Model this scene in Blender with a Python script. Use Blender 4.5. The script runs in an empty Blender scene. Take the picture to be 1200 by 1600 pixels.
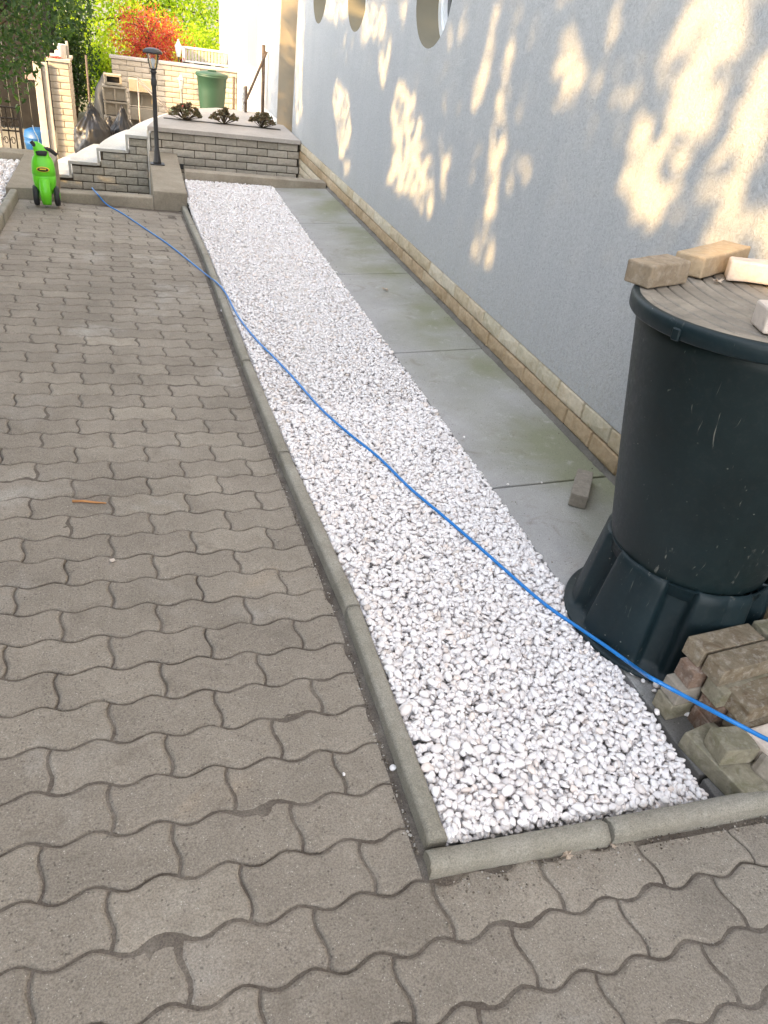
import bpy, bmesh, math, random
import numpy as np
from mathutils import Vector, Matrix, noise as mn
random.seed(7); rng = np.random.default_rng(7)
SC = bpy.context.scene; COL = SC.collection
R = math.radians
# ------------------------------------------------------------------ camera
F, PITCH, ROLL, YAW, CH = 1142.36, 0.5886, 0.1496, 0.36823, 1.6
_f = Vector((math.sin(YAW)*math.cos(PITCH), math.cos(YAW)*math.cos(PITCH), -math.sin(PITCH)))
_r0 = Vector((math.cos(YAW), -math.sin(YAW), 0)); _u0 = _r0.cross(_f)
_r = _r0*math.cos(ROLL) + _u0*math.sin(ROLL); _u = _u0*math.cos(ROLL) - _r0*math.sin(ROLL)
EYE = Vector((0, 0, CH))
cam = bpy.data.cameras.new('camera'); co = bpy.data.objects.new('camera', cam); COL.objects.link(co)
cam.sensor_fit = 'VERTICAL'; cam.sensor_height = 36; cam.lens = F*36/1600
cam.clip_start = 0.05; cam.clip_end = 1000
m = Matrix.Identity(4)
for i in range(3): m[i][0], m[i][1], m[i][2] = _r[i], _u[i], -_f[i]
m.translation = EYE; co.matrix_world = m; SC.camera = co
# ------------------------------------------------------------------ sky, sun, exposure
SUN_EL, SX, SY = 24.0, -0.88, -0.475          # direction towards the sun
_n = math.hypot(SX, SY); SX /= _n; SY /= _n
SUN = Vector((SX*math.cos(R(SUN_EL)), SY*math.cos(R(SUN_EL)), math.sin(R(SUN_EL))))
w = bpy.data.worlds.new('World'); SC.world = w; w.use_nodes = True
nt = w.node_tree; nt.nodes.clear()
sk = nt.nodes.new('ShaderNodeTexSky'); sk.sky_type = 'NISHITA'; sk.sun_disc = False
sk.sun_elevation = R(SUN_EL); sk.sun_rotation = math.atan2(SX, SY)
sk.air_density = 1.0; sk.dust_density = 1.5; sk.ozone_density = 1.0
bg = nt.nodes.new('ShaderNodeBackground'); bg.inputs[1].default_value = 0.15
ow = nt.nodes.new('ShaderNodeOutputWorld')
hs = nt.nodes.new('ShaderNodeHueSaturation'); hs.inputs['Saturation'].default_value = 0.36
nt.links.new(sk.outputs[0], hs.inputs['Color']); nt.links.new(hs.outputs[0], bg.inputs[0]); nt.links.new(bg.outputs[0], ow.inputs[0])
sl = bpy.data.lights.new('sun', 'SUN'); sl.energy = 2.3; sl.angle = R(0.75); sl.color = (1.0, 0.64, 0.25)
so = bpy.data.objects.new('sun', sl); COL.objects.link(so); so.rotation_euler = (-SUN).to_track_quat('-Z', 'Y').to_euler()
so.location = SUN*20
SC.view_settings.view_transform = 'Standard'; SC.view_settings.look = 'None'
SC.view_settings.exposure = 2.55; SC.view_settings.gamma = 1; SC.view_settings.use_curve_mapping = False
SC.cycles.max_bounces = 8; SC.cycles.transparent_max_bounces = 8
# ------------------------------------------------------------------ geometry of the place
PA, PB, PC = 0.0481, -0.0325, -0.0282         # driveway plane z = PA + PB x + PC y
def dz(x, y): return PA + PB*x + PC*y
def ray(u, v): return _f + _r*((u-600)/F) - _u*((v-800)/F)
def atY(u, v, y): d = ray(u, v); return EYE + d*(y/d.y)
def atX(u, v, x): d = ray(u, v); return EYE + d*(x/d.x)
def atZ(u, v, z=0.0): d = ray(u, v); return EYE + d*((z-CH)/d.z)
def atD(u, v, off=0.0): d = ray(u, v); return EYE + d*((PA+off-CH)/(d.z-PB*d.x-PC*d.y))
WX = 2.0                                        # plane of the plastered house wall
KERB = [(0.424, 7.85), (0.479, 5.953), (0.512, 3.146), (0.543, 2.244), (0.569, 1.689), (0.556, 0.836)]
def kx(y):
    pts = sorted((b, a) for a, b in KERB)
    return float(np.interp(y, [p[0] for p in pts], [p[1] for p in pts]))
# ------------------------------------------------------------------ object helpers
def link(o, parent=None):
    COL.objects.link(o)
    if parent is not None: o.parent = parent
    return o
def tag(o, label=None, cat=None, group=None, kind=None):
    if label: o['label'] = label
    if cat: o['category'] = cat
    if group: o['group'] = group
    if kind: o['kind'] = kind
    return o
def mesh_obj(name, me, mt=None, parent=None, loc=None, rot=None):
    o = bpy.data.objects.new(name, me); link(o, parent)
    if mt is not None and not me.materials: me.materials.append(mt)
    if loc is not None: o.location = loc
    if rot is not None: o.rotation_euler = rot
    return o
def empty(name, loc=(0, 0, 0), rz=0.0, **k):
    o = bpy.data.objects.new(name, None); link(o); o.location = loc; o.rotation_euler = (0, 0, rz)
    o.empty_display_size = 0.05
    return tag(o, **k)
def from_bm(bm, name, smooth=False):
    me = bpy.data.meshes.new(name); bm.normal_update(); bm.to_mesh(me); bm.free()
    if smooth: me.polygons.foreach_set('use_smooth', [True]*len(me.polygons))
    return me
def from_np(V, Fc, name, smooth=False):
    V = np.asarray(V, np.float32); Fc = np.asarray(Fc, np.int32); k = Fc.shape[1]
    me = bpy.data.meshes.new(name); me.vertices.add(len(V)); me.vertices.foreach_set('co', V.ravel())
    me.loops.add(Fc.size); me.loops.foreach_set('vertex_index', Fc.ravel())
    me.polygons.add(len(Fc)); me.polygons.foreach_set('loop_start', np.arange(0, Fc.size, k, dtype=np.int32))
    if smooth: me.polygons.foreach_set('use_smooth', np.ones(len(Fc), bool))
    me.update(calc_edges=True); me.validate(); return me
def bm_box(bm, x0, x1, y0, y1, z0, z1, bevel=0.0, seg=1, mat=None):
    r = bmesh.ops.create_cube(bm, size=1.0); vs = r['verts']
    for v in vs: v.co = Vector(((x0+x1)/2+v.co.x*(x1-x0), (y0+y1)/2+v.co.y*(y1-y0), (z0+z1)/2+v.co.z*(z1-z0)))
    if mat is not None:
        for v in vs: v.co = mat @ v.co
    if bevel > 0:
        es = list({e for v in vs for e in v.link_edges})
        bmesh.ops.bevel(bm, geom=es, offset=bevel, segments=seg, affect='EDGES', profile=0.5)
    return bm
def box_me(name, sx, sy, sz, bevel=0.0, seg=1, rough=0.0, centre=True, seed=0, cuts=0):
    """box sitting on z=0 centred in x, y; rough jitters it like split stone"""
    bm = bmesh.new(); bm_box(bm, -sx/2, sx/2, -sy/2, sy/2, 0, sz, bevel, seg)
    if cuts:
        bmesh.ops.subdivide_edges(bm, edges=[e for e in bm.edges if e.calc_length() > 0.02], cuts=cuts, use_grid_fill=True)
    if rough:
        for v in bm.verts:
            n = mn.noise_vector(v.co*14+Vector((seed*3.1, seed*1.7, 0)))
            v.co += Vector((n.x, n.y, n.z))*rough
    return from_bm(bm, name)
def tube(name, pts, r, n=10, closed_ends=True, radii=None):
    pts = [Vector(p) for p in pts]; V = []; Fs = []
    up = Vector((0, 0, 1))
    for i, p in enumerate(pts):
        t = (pts[min(i+1, len(pts)-1)]-pts[max(i-1, 0)]).normalized()
        a = up.cross(t)
        if a.length < 1e-3: a = Vector((1, 0, 0)).cross(t)
        a.normalize(); b = t.cross(a); rr = radii[i] if radii else r
        for k in range(n):
            th = 2*math.pi*k/n; V.append(p + a*math.cos(th)*rr + b*math.sin(th)*rr)
    for i in range(len(pts)-1):
        for k in range(n): Fs.append((i*n+k, i*n+(k+1) % n, (i+1)*n+(k+1) % n, (i+1)*n+k))
    bm = bmesh.new(); vs = [bm.verts.new(v) for v in V]
    for f in Fs: bm.faces.new([vs[i] for i in f])
    if closed_ends:
        bm.faces.new(vs[:n][::-1]); bm.faces.new(vs[-n:])
    return from_bm(bm, name, True)
def smooth_path(pts, n=8):
    pts = [Vector(p) for p in pts]; out = []
    for i in range(len(pts)-1):
        p0, p1, p2, p3 = pts[max(i-1, 0)], pts[i], pts[i+1], pts[min(i+2, len(pts)-1)]
        for k in range(n):
            t = k/n
            out.append(0.5*((2*p1)+(p2-p0)*t+(2*p0-5*p1+4*p2-p3)*t*t+(3*p1-p0-3*p2+p3)*t**3))
    out.append(pts[-1]); return out
def lathe(name, prof, n=64, smooth=True, fn=None, cap=True):
    bm = bmesh.new(); rings = []
    for (r, z) in prof:
        ring = []
        for k in range(n):
            th = 2*math.pi*k/n; rr = r if fn is None else fn(r, z, th)
            ring.append(bm.verts.new((rr*math.cos(th), rr*math.sin(th), z)))
        rings.append(ring)
    for a, b in zip(rings[:-1], rings[1:]):
        for k in range(n): bm.faces.new((a[k], a[(k+1) % n], b[(k+1) % n], b[k]))
    if cap: bm.faces.new(rings[0][::-1]); bm.faces.new(rings[-1])
    return from_bm(bm, name, smooth)
def prism(name, poly, z0, z1, bevel=0.0):
    bm = bmesh.new()
    f = bm.faces.new([bm.verts.new((x, y, z1)) for x, y in poly])
    if f.calc_area() and f.normal.z < 0: f.normal_flip()
    r = bmesh.ops.extrude_face_region(bm, geom=[f]); vs = [v for v in r['geom'] if isinstance(v, bmesh.types.BMVert)]
    for v in vs: v.co.z = z0
    bm.normal_update(); bmesh.ops.recalc_face_normals(bm, faces=bm.faces)
    if bevel:
        es = [e for e in bm.edges if all(abs(v.co.z-z1) < 1e-6 for v in e.verts) and e.calc_length() > bevel*2]
        bmesh.ops.bevel(bm, geom=es, offset=bevel, segments=2, affect='EDGES', profile=0.5)
    return from_bm(bm, name)
# ------------------------------------------------------------------ materials
class NT:
    def __init__(s, name, rough=0.8, spec=0.3):
        s.m = bpy.data.materials.new(name); s.m.use_nodes = True; s.t = s.m.node_tree
        s.b = s.t.nodes['Principled BSDF']; s.b.inputs['Roughness'].default_value = rough
        s.b.inputs['Specular IOR Level'].default_value = spec
        s.tc = s.t.nodes.new('ShaderNodeTexCoord')
    def n(s, t, **k):
        nd = s.t.nodes.new(t)
        for a, b in k.items(): setattr(nd, a, b)
        return nd
    def l(s, a, b): s.t.links.new(a, b)
    def noise(s, scale, detail=4, rough=0.55, co='Object', stretch=None, dist=0.0):
        nd = s.n('ShaderNodeTexNoise'); nd.inputs['Scale'].default_value = scale
        nd.inputs['Detail'].default_value = detail; nd.inputs['Roughness'].default_value = rough
        nd.inputs['Distortion'].default_value = dist
        src = s.tc.outputs['Object'] if co == 'Object' else s.geo().outputs['Position']
        if stretch:
            mp = s.n('ShaderNodeMapping'); mp.inputs['Scale'].default_value = stretch
            s.l(src, mp.inputs[0]); src = mp.outputs[0]
        s.l(src, nd.inputs['Vector']); return nd.outputs['Fac']
    def geo(s):
        if not hasattr(s, '_g'): s._g = s.n('ShaderNodeNewGeometry')
        return s._g
    def vor(s, scale, feature='F1', co='World', out='Distance'):
        nd = s.n('ShaderNodeTexVoronoi', feature=feature); nd.inputs['Scale'].default_value = scale
        s.l(s.geo().outputs['Position'] if co == 'World' else s.tc.outputs['Object'], nd.inputs['Vector'])
        return nd.outputs[out]
    def rmp(s, fac, stops):
        nd = s.n('ShaderNodeValToRGB'); cr = nd.color_ramp
        while len(cr.elements) < len(stops): cr.elements.new(0.5)
        for e, (p, c) in zip(cr.elements, stops):
            e.position = p; e.color = (*c, 1) if len(c) == 3 else c
        s.l(fac, nd.inputs[0]); return nd.outputs[0]
    def g(s, fac, a, b): return s.rmp(fac, [(a, (0, 0, 0)), (b, (1, 1, 1))] if a < b else [(b, (1, 1, 1)), (a, (0, 0, 0))])
    def mr(s, v, a, b):
        nd = s.n('ShaderNodeMapRange'); nd.inputs[1].default_value = a; nd.inputs[2].default_value = b; s.l(v, nd.inputs[0]); return nd.outputs[0]
    def mix(s, fac, a, b, mode='MIX'):
        nd = s.n('ShaderNodeMix', data_type='RGBA', blend_type=mode)
        for i, v in ((0, fac), (6, a), (7, b)):
            if isinstance(v, (int, float)): nd.inputs[i].default_value = v
            elif isinstance(v, tuple): nd.inputs[i].default_value = (*v, 1)
            else: s.l(v, nd.inputs[i])
        return nd.outputs[2]
    def math(s, op, a, b=0.0):
        nd = s.n('ShaderNodeMath', operation=op)
        for i, v in ((0, a), (1, b)):
            if isinstance(v, (int, float)): nd.inputs[i].default_value = v
            else: s.l(v, nd.inputs[i])
        return nd.outputs[0]
    def rnd(s): return s.n('ShaderNodeObjectInfo').outputs['Random']
    def isl(s): return s.geo().outputs['Random Per Island']
    def base(s, c):
        if isinstance(c, tuple): s.b.inputs['Base Color'].default_value = (*c, 1)
        else: s.l(c, s.b.inputs['Base Color'])
        return s
    def rough(s, v): s.l(v, s.b.inputs['Roughness']); return s
    def bump(s, h, dist=0.002, strength=1.0):
        nd = s.n('ShaderNodeBump'); nd.inputs['Distance'].default_value = dist; nd.inputs['Strength'].default_value = strength
        s.l(h, nd.inputs['Height'])
        if s.b.inputs['Normal'].is_linked: s.l(s.b.inputs['Normal'].links[0].from_socket, nd.inputs['Normal'])
        s.l(nd.outputs[0], s.b.inputs['Normal']); return s

def mat_paver(island):
    t = NT('paver_concrete', 0.9, 0.2)
    r = t.isl() if island else t.rnd()
    c = t.rmp(r, [(0, (0.276, 0.248, 0.212)), (0.3, (0.308, 0.277, 0.238)), (0.55, (0.292, 0.263, 0.225)), (0.85, (0.318, 0.287, 0.246)), (1, (0.350, 0.317, 0.270))])
    big = t.noise(2.3, 4, 0.6, 'W'); c = t.mix(t.g(big, 0.3, 0.7), t.mix(1.0, c, (0.82, 0.81, 0.80), 'MULTIPLY'), t.mix(1.0, c, (1.12, 1.11, 1.10), 'MULTIPLY'))
    mid = t.noise(26, 5, 0.65, 'W', dist=0.6); c = t.mix(t.g(mid, 0.42, 0.78), c, t.mix(1.0, c, (0.88, 0.87, 0.86), 'MULTIPLY'))
    # pale lime bloom in a few places
    bl = t.noise(1.6, 3, 0.6, 'W', dist=0.5); bl2 = t.noise(9, 4, 0.6, 'W')
    c = t.mix(t.math('MULTIPLY', t.g(bl, 0.56, 0.70), t.g(bl2, 0.35, 0.70)), c, (0.43, 0.41, 0.38))
    # aggregate: pale and dark grains, pits
    v1 = t.vor(170); c = t.mix(t.math('MULTIPLY', t.g(v1, 0.24, 0.14), t.g(t.noise(70, 2, 0.5, 'W'), 0.52, 0.60)), c, (0.52, 0.49, 0.44))
    fn_ = t.noise(230, 4, 0.75, 'W'); c = t.mix(t.g(fn_, 0.30, 0.62), t.mix(1.0, c, (0.58, 0.57, 0.56), 'MULTIPLY'), t.mix(1.0, c, (1.24, 1.23, 1.22), 'MULTIPLY'))
    pit = t.vor(85); pm = t.math('MULTIPLY', t.g(pit, 0.26, 0.12), t.g(t.noise(24, 2, 0.5, 'W'), 0.48, 0.58))
    c = t.mix(t.math('MULTIPLY', pm, 0.65), c, (0.11, 0.095, 0.085))
    so_ = t.noise(5.5, 5, 0.7, 'W', dist=0.9); c = t.mix(t.math('MULTIPLY', t.g(so_, 0.56, 0.74), 0.55), c, (0.165, 0.14, 0.115))
    t.base(c)
    t.bump(t.noise(60, 5, 0.7, 'W'), 0.006, 0.7); t.bump(fn_, 0.0022, 0.9); t.bump(pm, -0.002, 0.7)
    return t.m
def mat_concrete(name, c0, c1, moss=None, mossamt=0.0, bump=0.5, scale=1.0, wet=False, grain=1.0):
    t = NT(name, 0.88, 0.25)
    a = t.noise(3.2*scale, 5, 0.6, 'W', dist=0.4); c = t.mix(t.g(a, 0.3, 0.72), c0, c1)
    if moss: c = t.mix(t.math('MULTIPLY', t.g(t.noise(2.1*scale, 4, 0.62, 'W', dist=0.8), 0.38, 0.72), mossamt), c, moss)
    b = t.noise(40*scale, 5, 0.7, 'W'); c = t.mix(t.g(b, 0.35, 0.75), t.mix(1.0, c, (0.86, 0.86, 0.85), 'MULTIPLY'), t.mix(1.0, c, (1.07, 1.07, 1.06), 'MULTIPLY'))
    p = t.vor(120*scale); pm = t.math('MULTIPLY', t.g(p, 0.20, 0.10), t.g(t.noise(25*scale, 2, 0.5, 'W'), 0.5, 0.62))
    c = t.mix(t.math('MULTIPLY', pm, 0.6), c, (0.07, 0.065, 0.055)); f = t.noise(260, 3, 0.7, 'W')
    c = t.mix(t.g(f, 0.3, 0.7), t.mix(1.0, c, (1-0.16*grain,)*3, 'MULTIPLY'), t.mix(1.0, c, (1+0.1*grain,)*3, 'MULTIPLY'))
    t.base(c); t.bump(b, 0.003, bump*0.5); t.bump(f, 0.0015, bump); t.bump(pm, -0.0015, bump)
    return t.m
def mat_brick(name, cols, speck=0.75, bump=1.0, island=False, bleach=0.0, stain=None):
    t = NT(name, 0.9, 0.2); r = t.isl() if island else t.rnd()
    c = t.rmp(r, [(i/max(1, len(cols)-1), x) for i, x in enumerate(cols)])
    a = t.noise(28, 5, 0.7, 'W', dist=0.5); c = t.mix(t.g(a, 0.32, 0.72), t.mix(1.0, c, (speck,)*3, 'MULTIPLY'), t.mix(1.0, c, (1.10,)*3, 'MULTIPLY'))
    if stain: c = t.mix(t.math('MULTIPLY', t.g(t.noise(17, 4, 0.65, 'W', dist=1.0), 0.50, 0.68), stain[1]), c, stain[0])
    if bleach: c = t.mix(t.math('MULTIPLY', t.g(t.noise(45, 4, 0.7, 'W'), 0.50, 0.85), bleach), c, (0.62, 0.58, 0.52))
    t.base(c); t.bump(a, 0.006, 0.5*bump); t.bump(t.noise(170, 4, 0.7, 'W'), 0.0016, 0.8*bump); return t.m
def mat_plain(name, c, rough=0.6, spec=0.4, var=0.12, scale=20, bump=0.0, metal=0.0):
    t = NT(name, rough, spec); a = t.noise(scale, 4, 0.6, 'W')
    t.base(t.mix(t.g(a, 0.3, 0.7), tuple(x*(1-var) for x in c), tuple(min(1, x*(1+var)) for x in c)))
    t.b.inputs['Metallic'].default_value = metal
    if bump: t.bump(a, 0.002, bump)
    return t.m
def mat_leaf(name, cols, trans=0.35):
    t = NT(name, 0.5, 0.35); c = t.rmp(t.isl(), [(i/max(1, len(cols)-1), x) for i, x in enumerate(cols)])
    t.base(c); tr = t.n('ShaderNodeBsdfTranslucent'); c2 = t.mix(1.0, c, (1.5, 1.6, 0.7), 'MULTIPLY'); t.l(c2, tr.inputs[0])
    mx = t.n('ShaderNodeMixShader'); mx.inputs[0].default_value = trans
    t.l(t.b.outputs[0], mx.inputs[1]); t.l(tr.outputs[0], mx.inputs[2])
    t.l(mx.outputs[0], t.t.nodes['Material Output'].inputs[0]); return t.m
M = {}
M['paver'] = mat_paver(False); M['paver_far'] = mat_paver(True)
def mat_slab():
    t = NT('path_slab', 0.8, 0.3)
    sx = t.n('ShaderNodeSeparateXYZ'); t.l(t.geo().outputs['Position'], sx.inputs[0])
    a = t.noise(2.4, 5, 0.6, 'W', dist=0.5); c = t.mix(t.g(a, 0.3, 0.7), (0.33, 0.325, 0.32), (0.42, 0.41, 0.405))
    nx = t.math('ADD', sx.outputs[0], t.math('MULTIPLY', t.noise(2.2, 5, 0.65, 'W', dist=1.0), 0.5)); gm = t.mr(nx, 1.66, 2.05)
    c = t.mix(t.math('MULTIPLY', gm, t.g(t.noise(1.7, 3, 0.5, 'W'), 0.28, 0.62)), c, (0.235, 0.24, 0.165))
    c = t.mix(t.math('MULTIPLY', t.g(t.noise(4.5, 5, 0.7, 'W', dist=1.2), 0.56, 0.72), 0.5), c, (0.20, 0.17, 0.13))
    c = t.mix(t.math('MULTIPLY', t.g(t.noise(13, 5, 0.7, 'W'), 0.58, 0.78), 0.5), c, (0.50, 0.49, 0.47))
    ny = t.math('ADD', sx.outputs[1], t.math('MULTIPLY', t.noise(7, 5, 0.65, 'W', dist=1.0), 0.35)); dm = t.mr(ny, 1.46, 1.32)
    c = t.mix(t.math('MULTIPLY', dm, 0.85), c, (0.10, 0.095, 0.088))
    sp = t.vor(55); c = t.mix(t.math('MULTIPLY', t.g(sp, 0.13, 0.07), t.g(t.noise(8, 2, 0.5, 'W'), 0.50, 0.58)), c, (0.07, 0.06, 0.05))
    f = t.noise(260, 3, 0.7, 'W'); c = t.mix(t.g(f, 0.3, 0.7), t.mix(1.0, c, (0.74,)*3, 'MULTIPLY'), t.mix(1.0, c, (1.18,)*3, 'MULTIPLY'))
    t.base(c); b = t.noise(30, 5, 0.7, 'W'); t.bump(b, 0.003, 0.5); t.bump(f, 0.001, 0.6); t.rough(t.rmp(a, [(0.3, (0.85,)*3), (0.7, (0.95,)*3)])); return t.m
def mat_sand():
    t = NT('joint_sand', 0.95, 0.1)
    a = t.noise(9, 5, 0.65, 'W', dist=0.5); c = t.mix(t.g(a, 0.35, 0.7), (0.120, 0.100, 0.084), (0.225, 0.197, 0.168))
    f = t.noise(240, 3, 0.75, 'W'); c = t.mix(t.g(f, 0.3, 0.7), t.mix(1.0, c, (0.6,)*3, 'MULTIPLY'), t.mix(1.0, c, (1.25,)*3, 'MULTIPLY'))
    t.base(c); t.bump(t.noise(50, 5, 0.7, 'W'), 0.006, 0.7); t.bump(f, 0.002, 0.9); return t.m
M['sand'] = mat_sand()
M['mortar_grey'] = mat_concrete('bedding_mortar', (0.13, 0.12, 0.105), (0.20, 0.185, 0.165), bump=1.0, scale=2)
M['kerb'] = mat_concrete('kerb_concrete', (0.31, 0.285, 0.24), (0.42, 0.395, 0.345), (0.25, 0.235, 0.185), 0.5, 1.3, 1.5, grain=2.2)
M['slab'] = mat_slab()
M['step_concrete'] = mat_concrete('old_concrete', (0.30, 0.255, 0.20), (0.42, 0.37, 0.30), (0.22, 0.19, 0.145), 0.6, 0.9, grain=1.5)
M['soil'] = mat_concrete('dark_soil', (0.06, 0.055, 0.048), (0.11, 0.10, 0.088), bump=1.5, scale=2)
def mat_wall():
    t = NT('white_render', 0.85, 0.2)
    st = t.noise(1.6, 5, 0.6, 'W', stretch=(1, 3.0, 0.5)); big = t.noise(1.1, 3, 0.5, 'W')
    c = t.mix(t.g(st, 0.3, 0.75), (0.50, 0.515, 0.525), (0.545, 0.555, 0.56)); c = t.mix(t.g(big, 0.3, 0.7), t.mix(1.0, c, (0.95, 0.955, 0.965), 'MULTIPLY'), c)
    g1 = t.noise(70, 4, 0.6, 'W', dist=1.2); g2 = t.noise(230, 3, 0.6, 'W')
    c = t.mix(t.g(g1, 0.3, 0.6), t.mix(1.0, c, (0.76,)*3, 'MULTIPLY'), c)  # hollows of the relief darkened in the colour, adding to their shade
    c = t.mix(t.g(g2, 0.35, 0.65), t.mix(1.0, c, (0.88,)*3, 'MULTIPLY'), c); t.base(c)
    szz = t.n('ShaderNodeSeparateXYZ'); t.l(t.geo().outputs['Position'], szz.inputs[0]); spl = t.math('MULTIPLY', t.mr(t.math('ADD', szz.outputs[2], t.math('MULTIPLY', t.noise(5, 5, 0.7, 'W'), 0.5)), 0.85, 0.42), t.g(t.noise(38, 4, 0.7, 'W'), 0.40, 0.70))
    t.base(t.mix(t.math('MULTIPLY', spl, 0.45), c, (0.36, 0.33, 0.27)))
    t.bump(g1, 0.009, 0.8); t.bump(g2, 0.003, 0.6); return t.m
M['wall'] = mat_wall()
M['reveal'] = mat_plain('window_reveal_render', (0.20, 0.185, 0.14), 0.85, 0.2, 0.06, 6, 0.2)  # olive tone of the shadowed window niche, set as base colour
M['tanface'] = mat_plain('tan_shaded_end', (0.42, 0.36, 0.27), 0.85, 0.2, 0.06, 5, 0.2)  # tan tone of the shaded end face, put into its colour
M['clinker'] = mat_brick('clinker_grey_beige', [(0.40, 0.36, 0.30), (0.48, 0.43, 0.365), (0.52, 0.47, 0.40), (0.45, 0.41, 0.35)], 0.8, 0.9)
M['clinker_grey'] = mat_brick('clinker_weathered', [(0.36, 0.335, 0.28), (0.45, 0.415, 0.35), (0.40, 0.38, 0.33)], 0.72, 0.9)
M['plinth'] = mat_brick('plinth_sandy_brick', [(0.48, 0.40, 0.28), (0.56, 0.48, 0.36), (0.60, 0.54, 0.43), (0.50, 0.45, 0.34)], 0.78, 1.5, stain=((0.34, 0.24, 0.12), 0.35))
M['plinth_low'] = mat_brick('plinth_tan_brick', [(0.40, 0.30, 0.185), (0.46, 0.35, 0.23), (0.50, 0.40, 0.275)], 0.72, 1.5, stain=((0.27, 0.17, 0.08), 0.45))
M['cream_brick'] = mat_brick('cream_brick', [(0.40, 0.345, 0.275), (0.48, 0.415, 0.335), (0.44, 0.38, 0.315)], 0.9, 0.6)
M['cream_brick_i'] = mat_brick('cream_brick_far', [(0.55, 0.46, 0.32), (0.65, 0.55, 0.4), (0.6, 0.5, 0.36)], 0.85, 0.6, island=True)
M['white_brick'] = mat_brick('white_brick', [(0.60, 0.60, 0.58), (0.66, 0.66, 0.63)], 0.9, 0.6, island=True)
M['mortar_dark'] = mat_plain('dark_mortar', (0.085, 0.07, 0.055), 0.95, 0.1, 0.25, 60, 0.5)
M['mortar_light'] = mat_plain('grey_mortar', (0.26, 0.24, 0.20), 0.95, 0.1, 0.2, 60, 0.5)
M['capstone'] = mat_concrete('pale_capstone', (0.44, 0.395, 0.355), (0.53, 0.48, 0.44), None, 0, 0.4)
M['tread'] = mat_concrete('white_step', (0.66, 0.64, 0.60), (0.74, 0.72, 0.69), None, 0, 0.3)
M['nosing'] = mat_plain('step_edge_trim', (0.42, 0.41, 0.38), 0.5, 0.4, 0.1)
M['black'] = mat_plain('black_painted_metal', (0.035, 0.035, 0.038), 0.45, 0.5, 0.2, 40)
M['iron'] = mat_plain('wrought_iron', (0.06, 0.045, 0.035), 0.6, 0.4, 0.3, 60, 0.3)
M['rust'] = mat_plain('rusty_steel', (0.10, 0.075, 0.06), 0.8, 0.3, 0.35, 50, 0.5)
M['white'] = mat_plain('white_paint', (0.78, 0.78, 0.76), 0.5, 0.4, 0.05)
M['wood_white'] = mat_plain('whitewashed_board', (0.46, 0.41, 0.36), 0.8, 0.2, 0.12, 14, 0.3)
M['hose'] = mat_plain('blue_hose_plastic', (0.008, 0.185, 0.56), 0.30, 0.6, 0.06, 30)
M['red'] = mat_plain('red_plastic', (0.60, 0.05, 0.03), 0.5, 0.4)
M['blue'] = mat_plain('blue_plastic', (0.01, 0.07, 0.20), 0.45, 0.4)
M['green_toy'] = mat_plain('bright_green_plastic', (0.14, 0.62, 0.02), 0.35, 0.5, 0.05)
M['yellow'] = mat_plain('yellow_plastic', (0.75, 0.52, 0.04), 0.4, 0.5)
M['tyre'] = mat_plain('black_plastic_wheel', (0.03, 0.03, 0.033), 0.6, 0.35, 0.2)
M['green_butt'] = mat_plain('green_butt_plastic', (0.022, 0.062, 0.038), 0.5, 0.5, 0.08, 8)
M['pale_green'] = mat_plain('pale_green_plastic', (0.22, 0.30, 0.20), 0.5, 0.4, 0.1, 8)
M['block'] = mat_plain('beige_block_concrete', (0.37, 0.32, 0.25), 0.9, 0.15, 0.08, 40, 0.3)
M['bag'] = mat_plain('black_bin_bag_plastic', (0.022, 0.020, 0.020), 0.36, 0.5, 0.15, 10)
M['tarp'] = mat_plain('dark_tarpaulin', (0.012, 0.015, 0.020), 0.6, 0.4, 0.3, 10, 0.3)
M['steel'] = mat_plain('galvanised_rail', (0.45, 0.36, 0.28), 0.35, 0.5, 0.1, 30, 0, 0.6)
M['bark'] = mat_plain('bark', (0.09, 0.07, 0.05), 0.95, 0.1, 0.3, 20, 1.0)
M['dark_wood'] = mat_plain('dark_stained_boards', (0.016, 0.014, 0.012), 0.85, 0.2, 0.3, 10, 0.3)
M['stick'] = mat_plain('orange_brown_twig', (0.50, 0.24, 0.10), 0.8, 0.2)
M['leaf_dry'] = mat_plain('dry_leaf', (0.48, 0.39, 0.31), 0.8, 0.2, 0.2, 60)
M['roof'] = mat_plain('roof_tiles', (0.20, 0.08, 0.05), 0.8, 0.2, 0.25, 6, 0.6)
M['shutter'] = mat_plain('cream_shutter', (0.62, 0.48, 0.26), 0.5, 0.4, 0.05)
M['frame_white'] = mat_plain('white_window_frame', (0.72, 0.76, 0.80), 0.35, 0.5, 0.03)
def mat_glass(name, c=(0.02, 0.022, 0.025)):
    t = NT(name, 0.05, 0.8); t.base(c); return t.m
M['glass'] = mat_glass('window_glass')
def mat_clear():
    t = NT('lamp_glass', 0.05, 0.5); t.base((0.9, 0.9, 0.88)); t.b.inputs['Transmission Weight'].default_value = 0.9
    t.b.inputs['IOR'].default_value = 1.1; t.b.inputs['Alpha'].default_value = 0.45; return t.m
M['clear'] = mat_clear()
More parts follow.
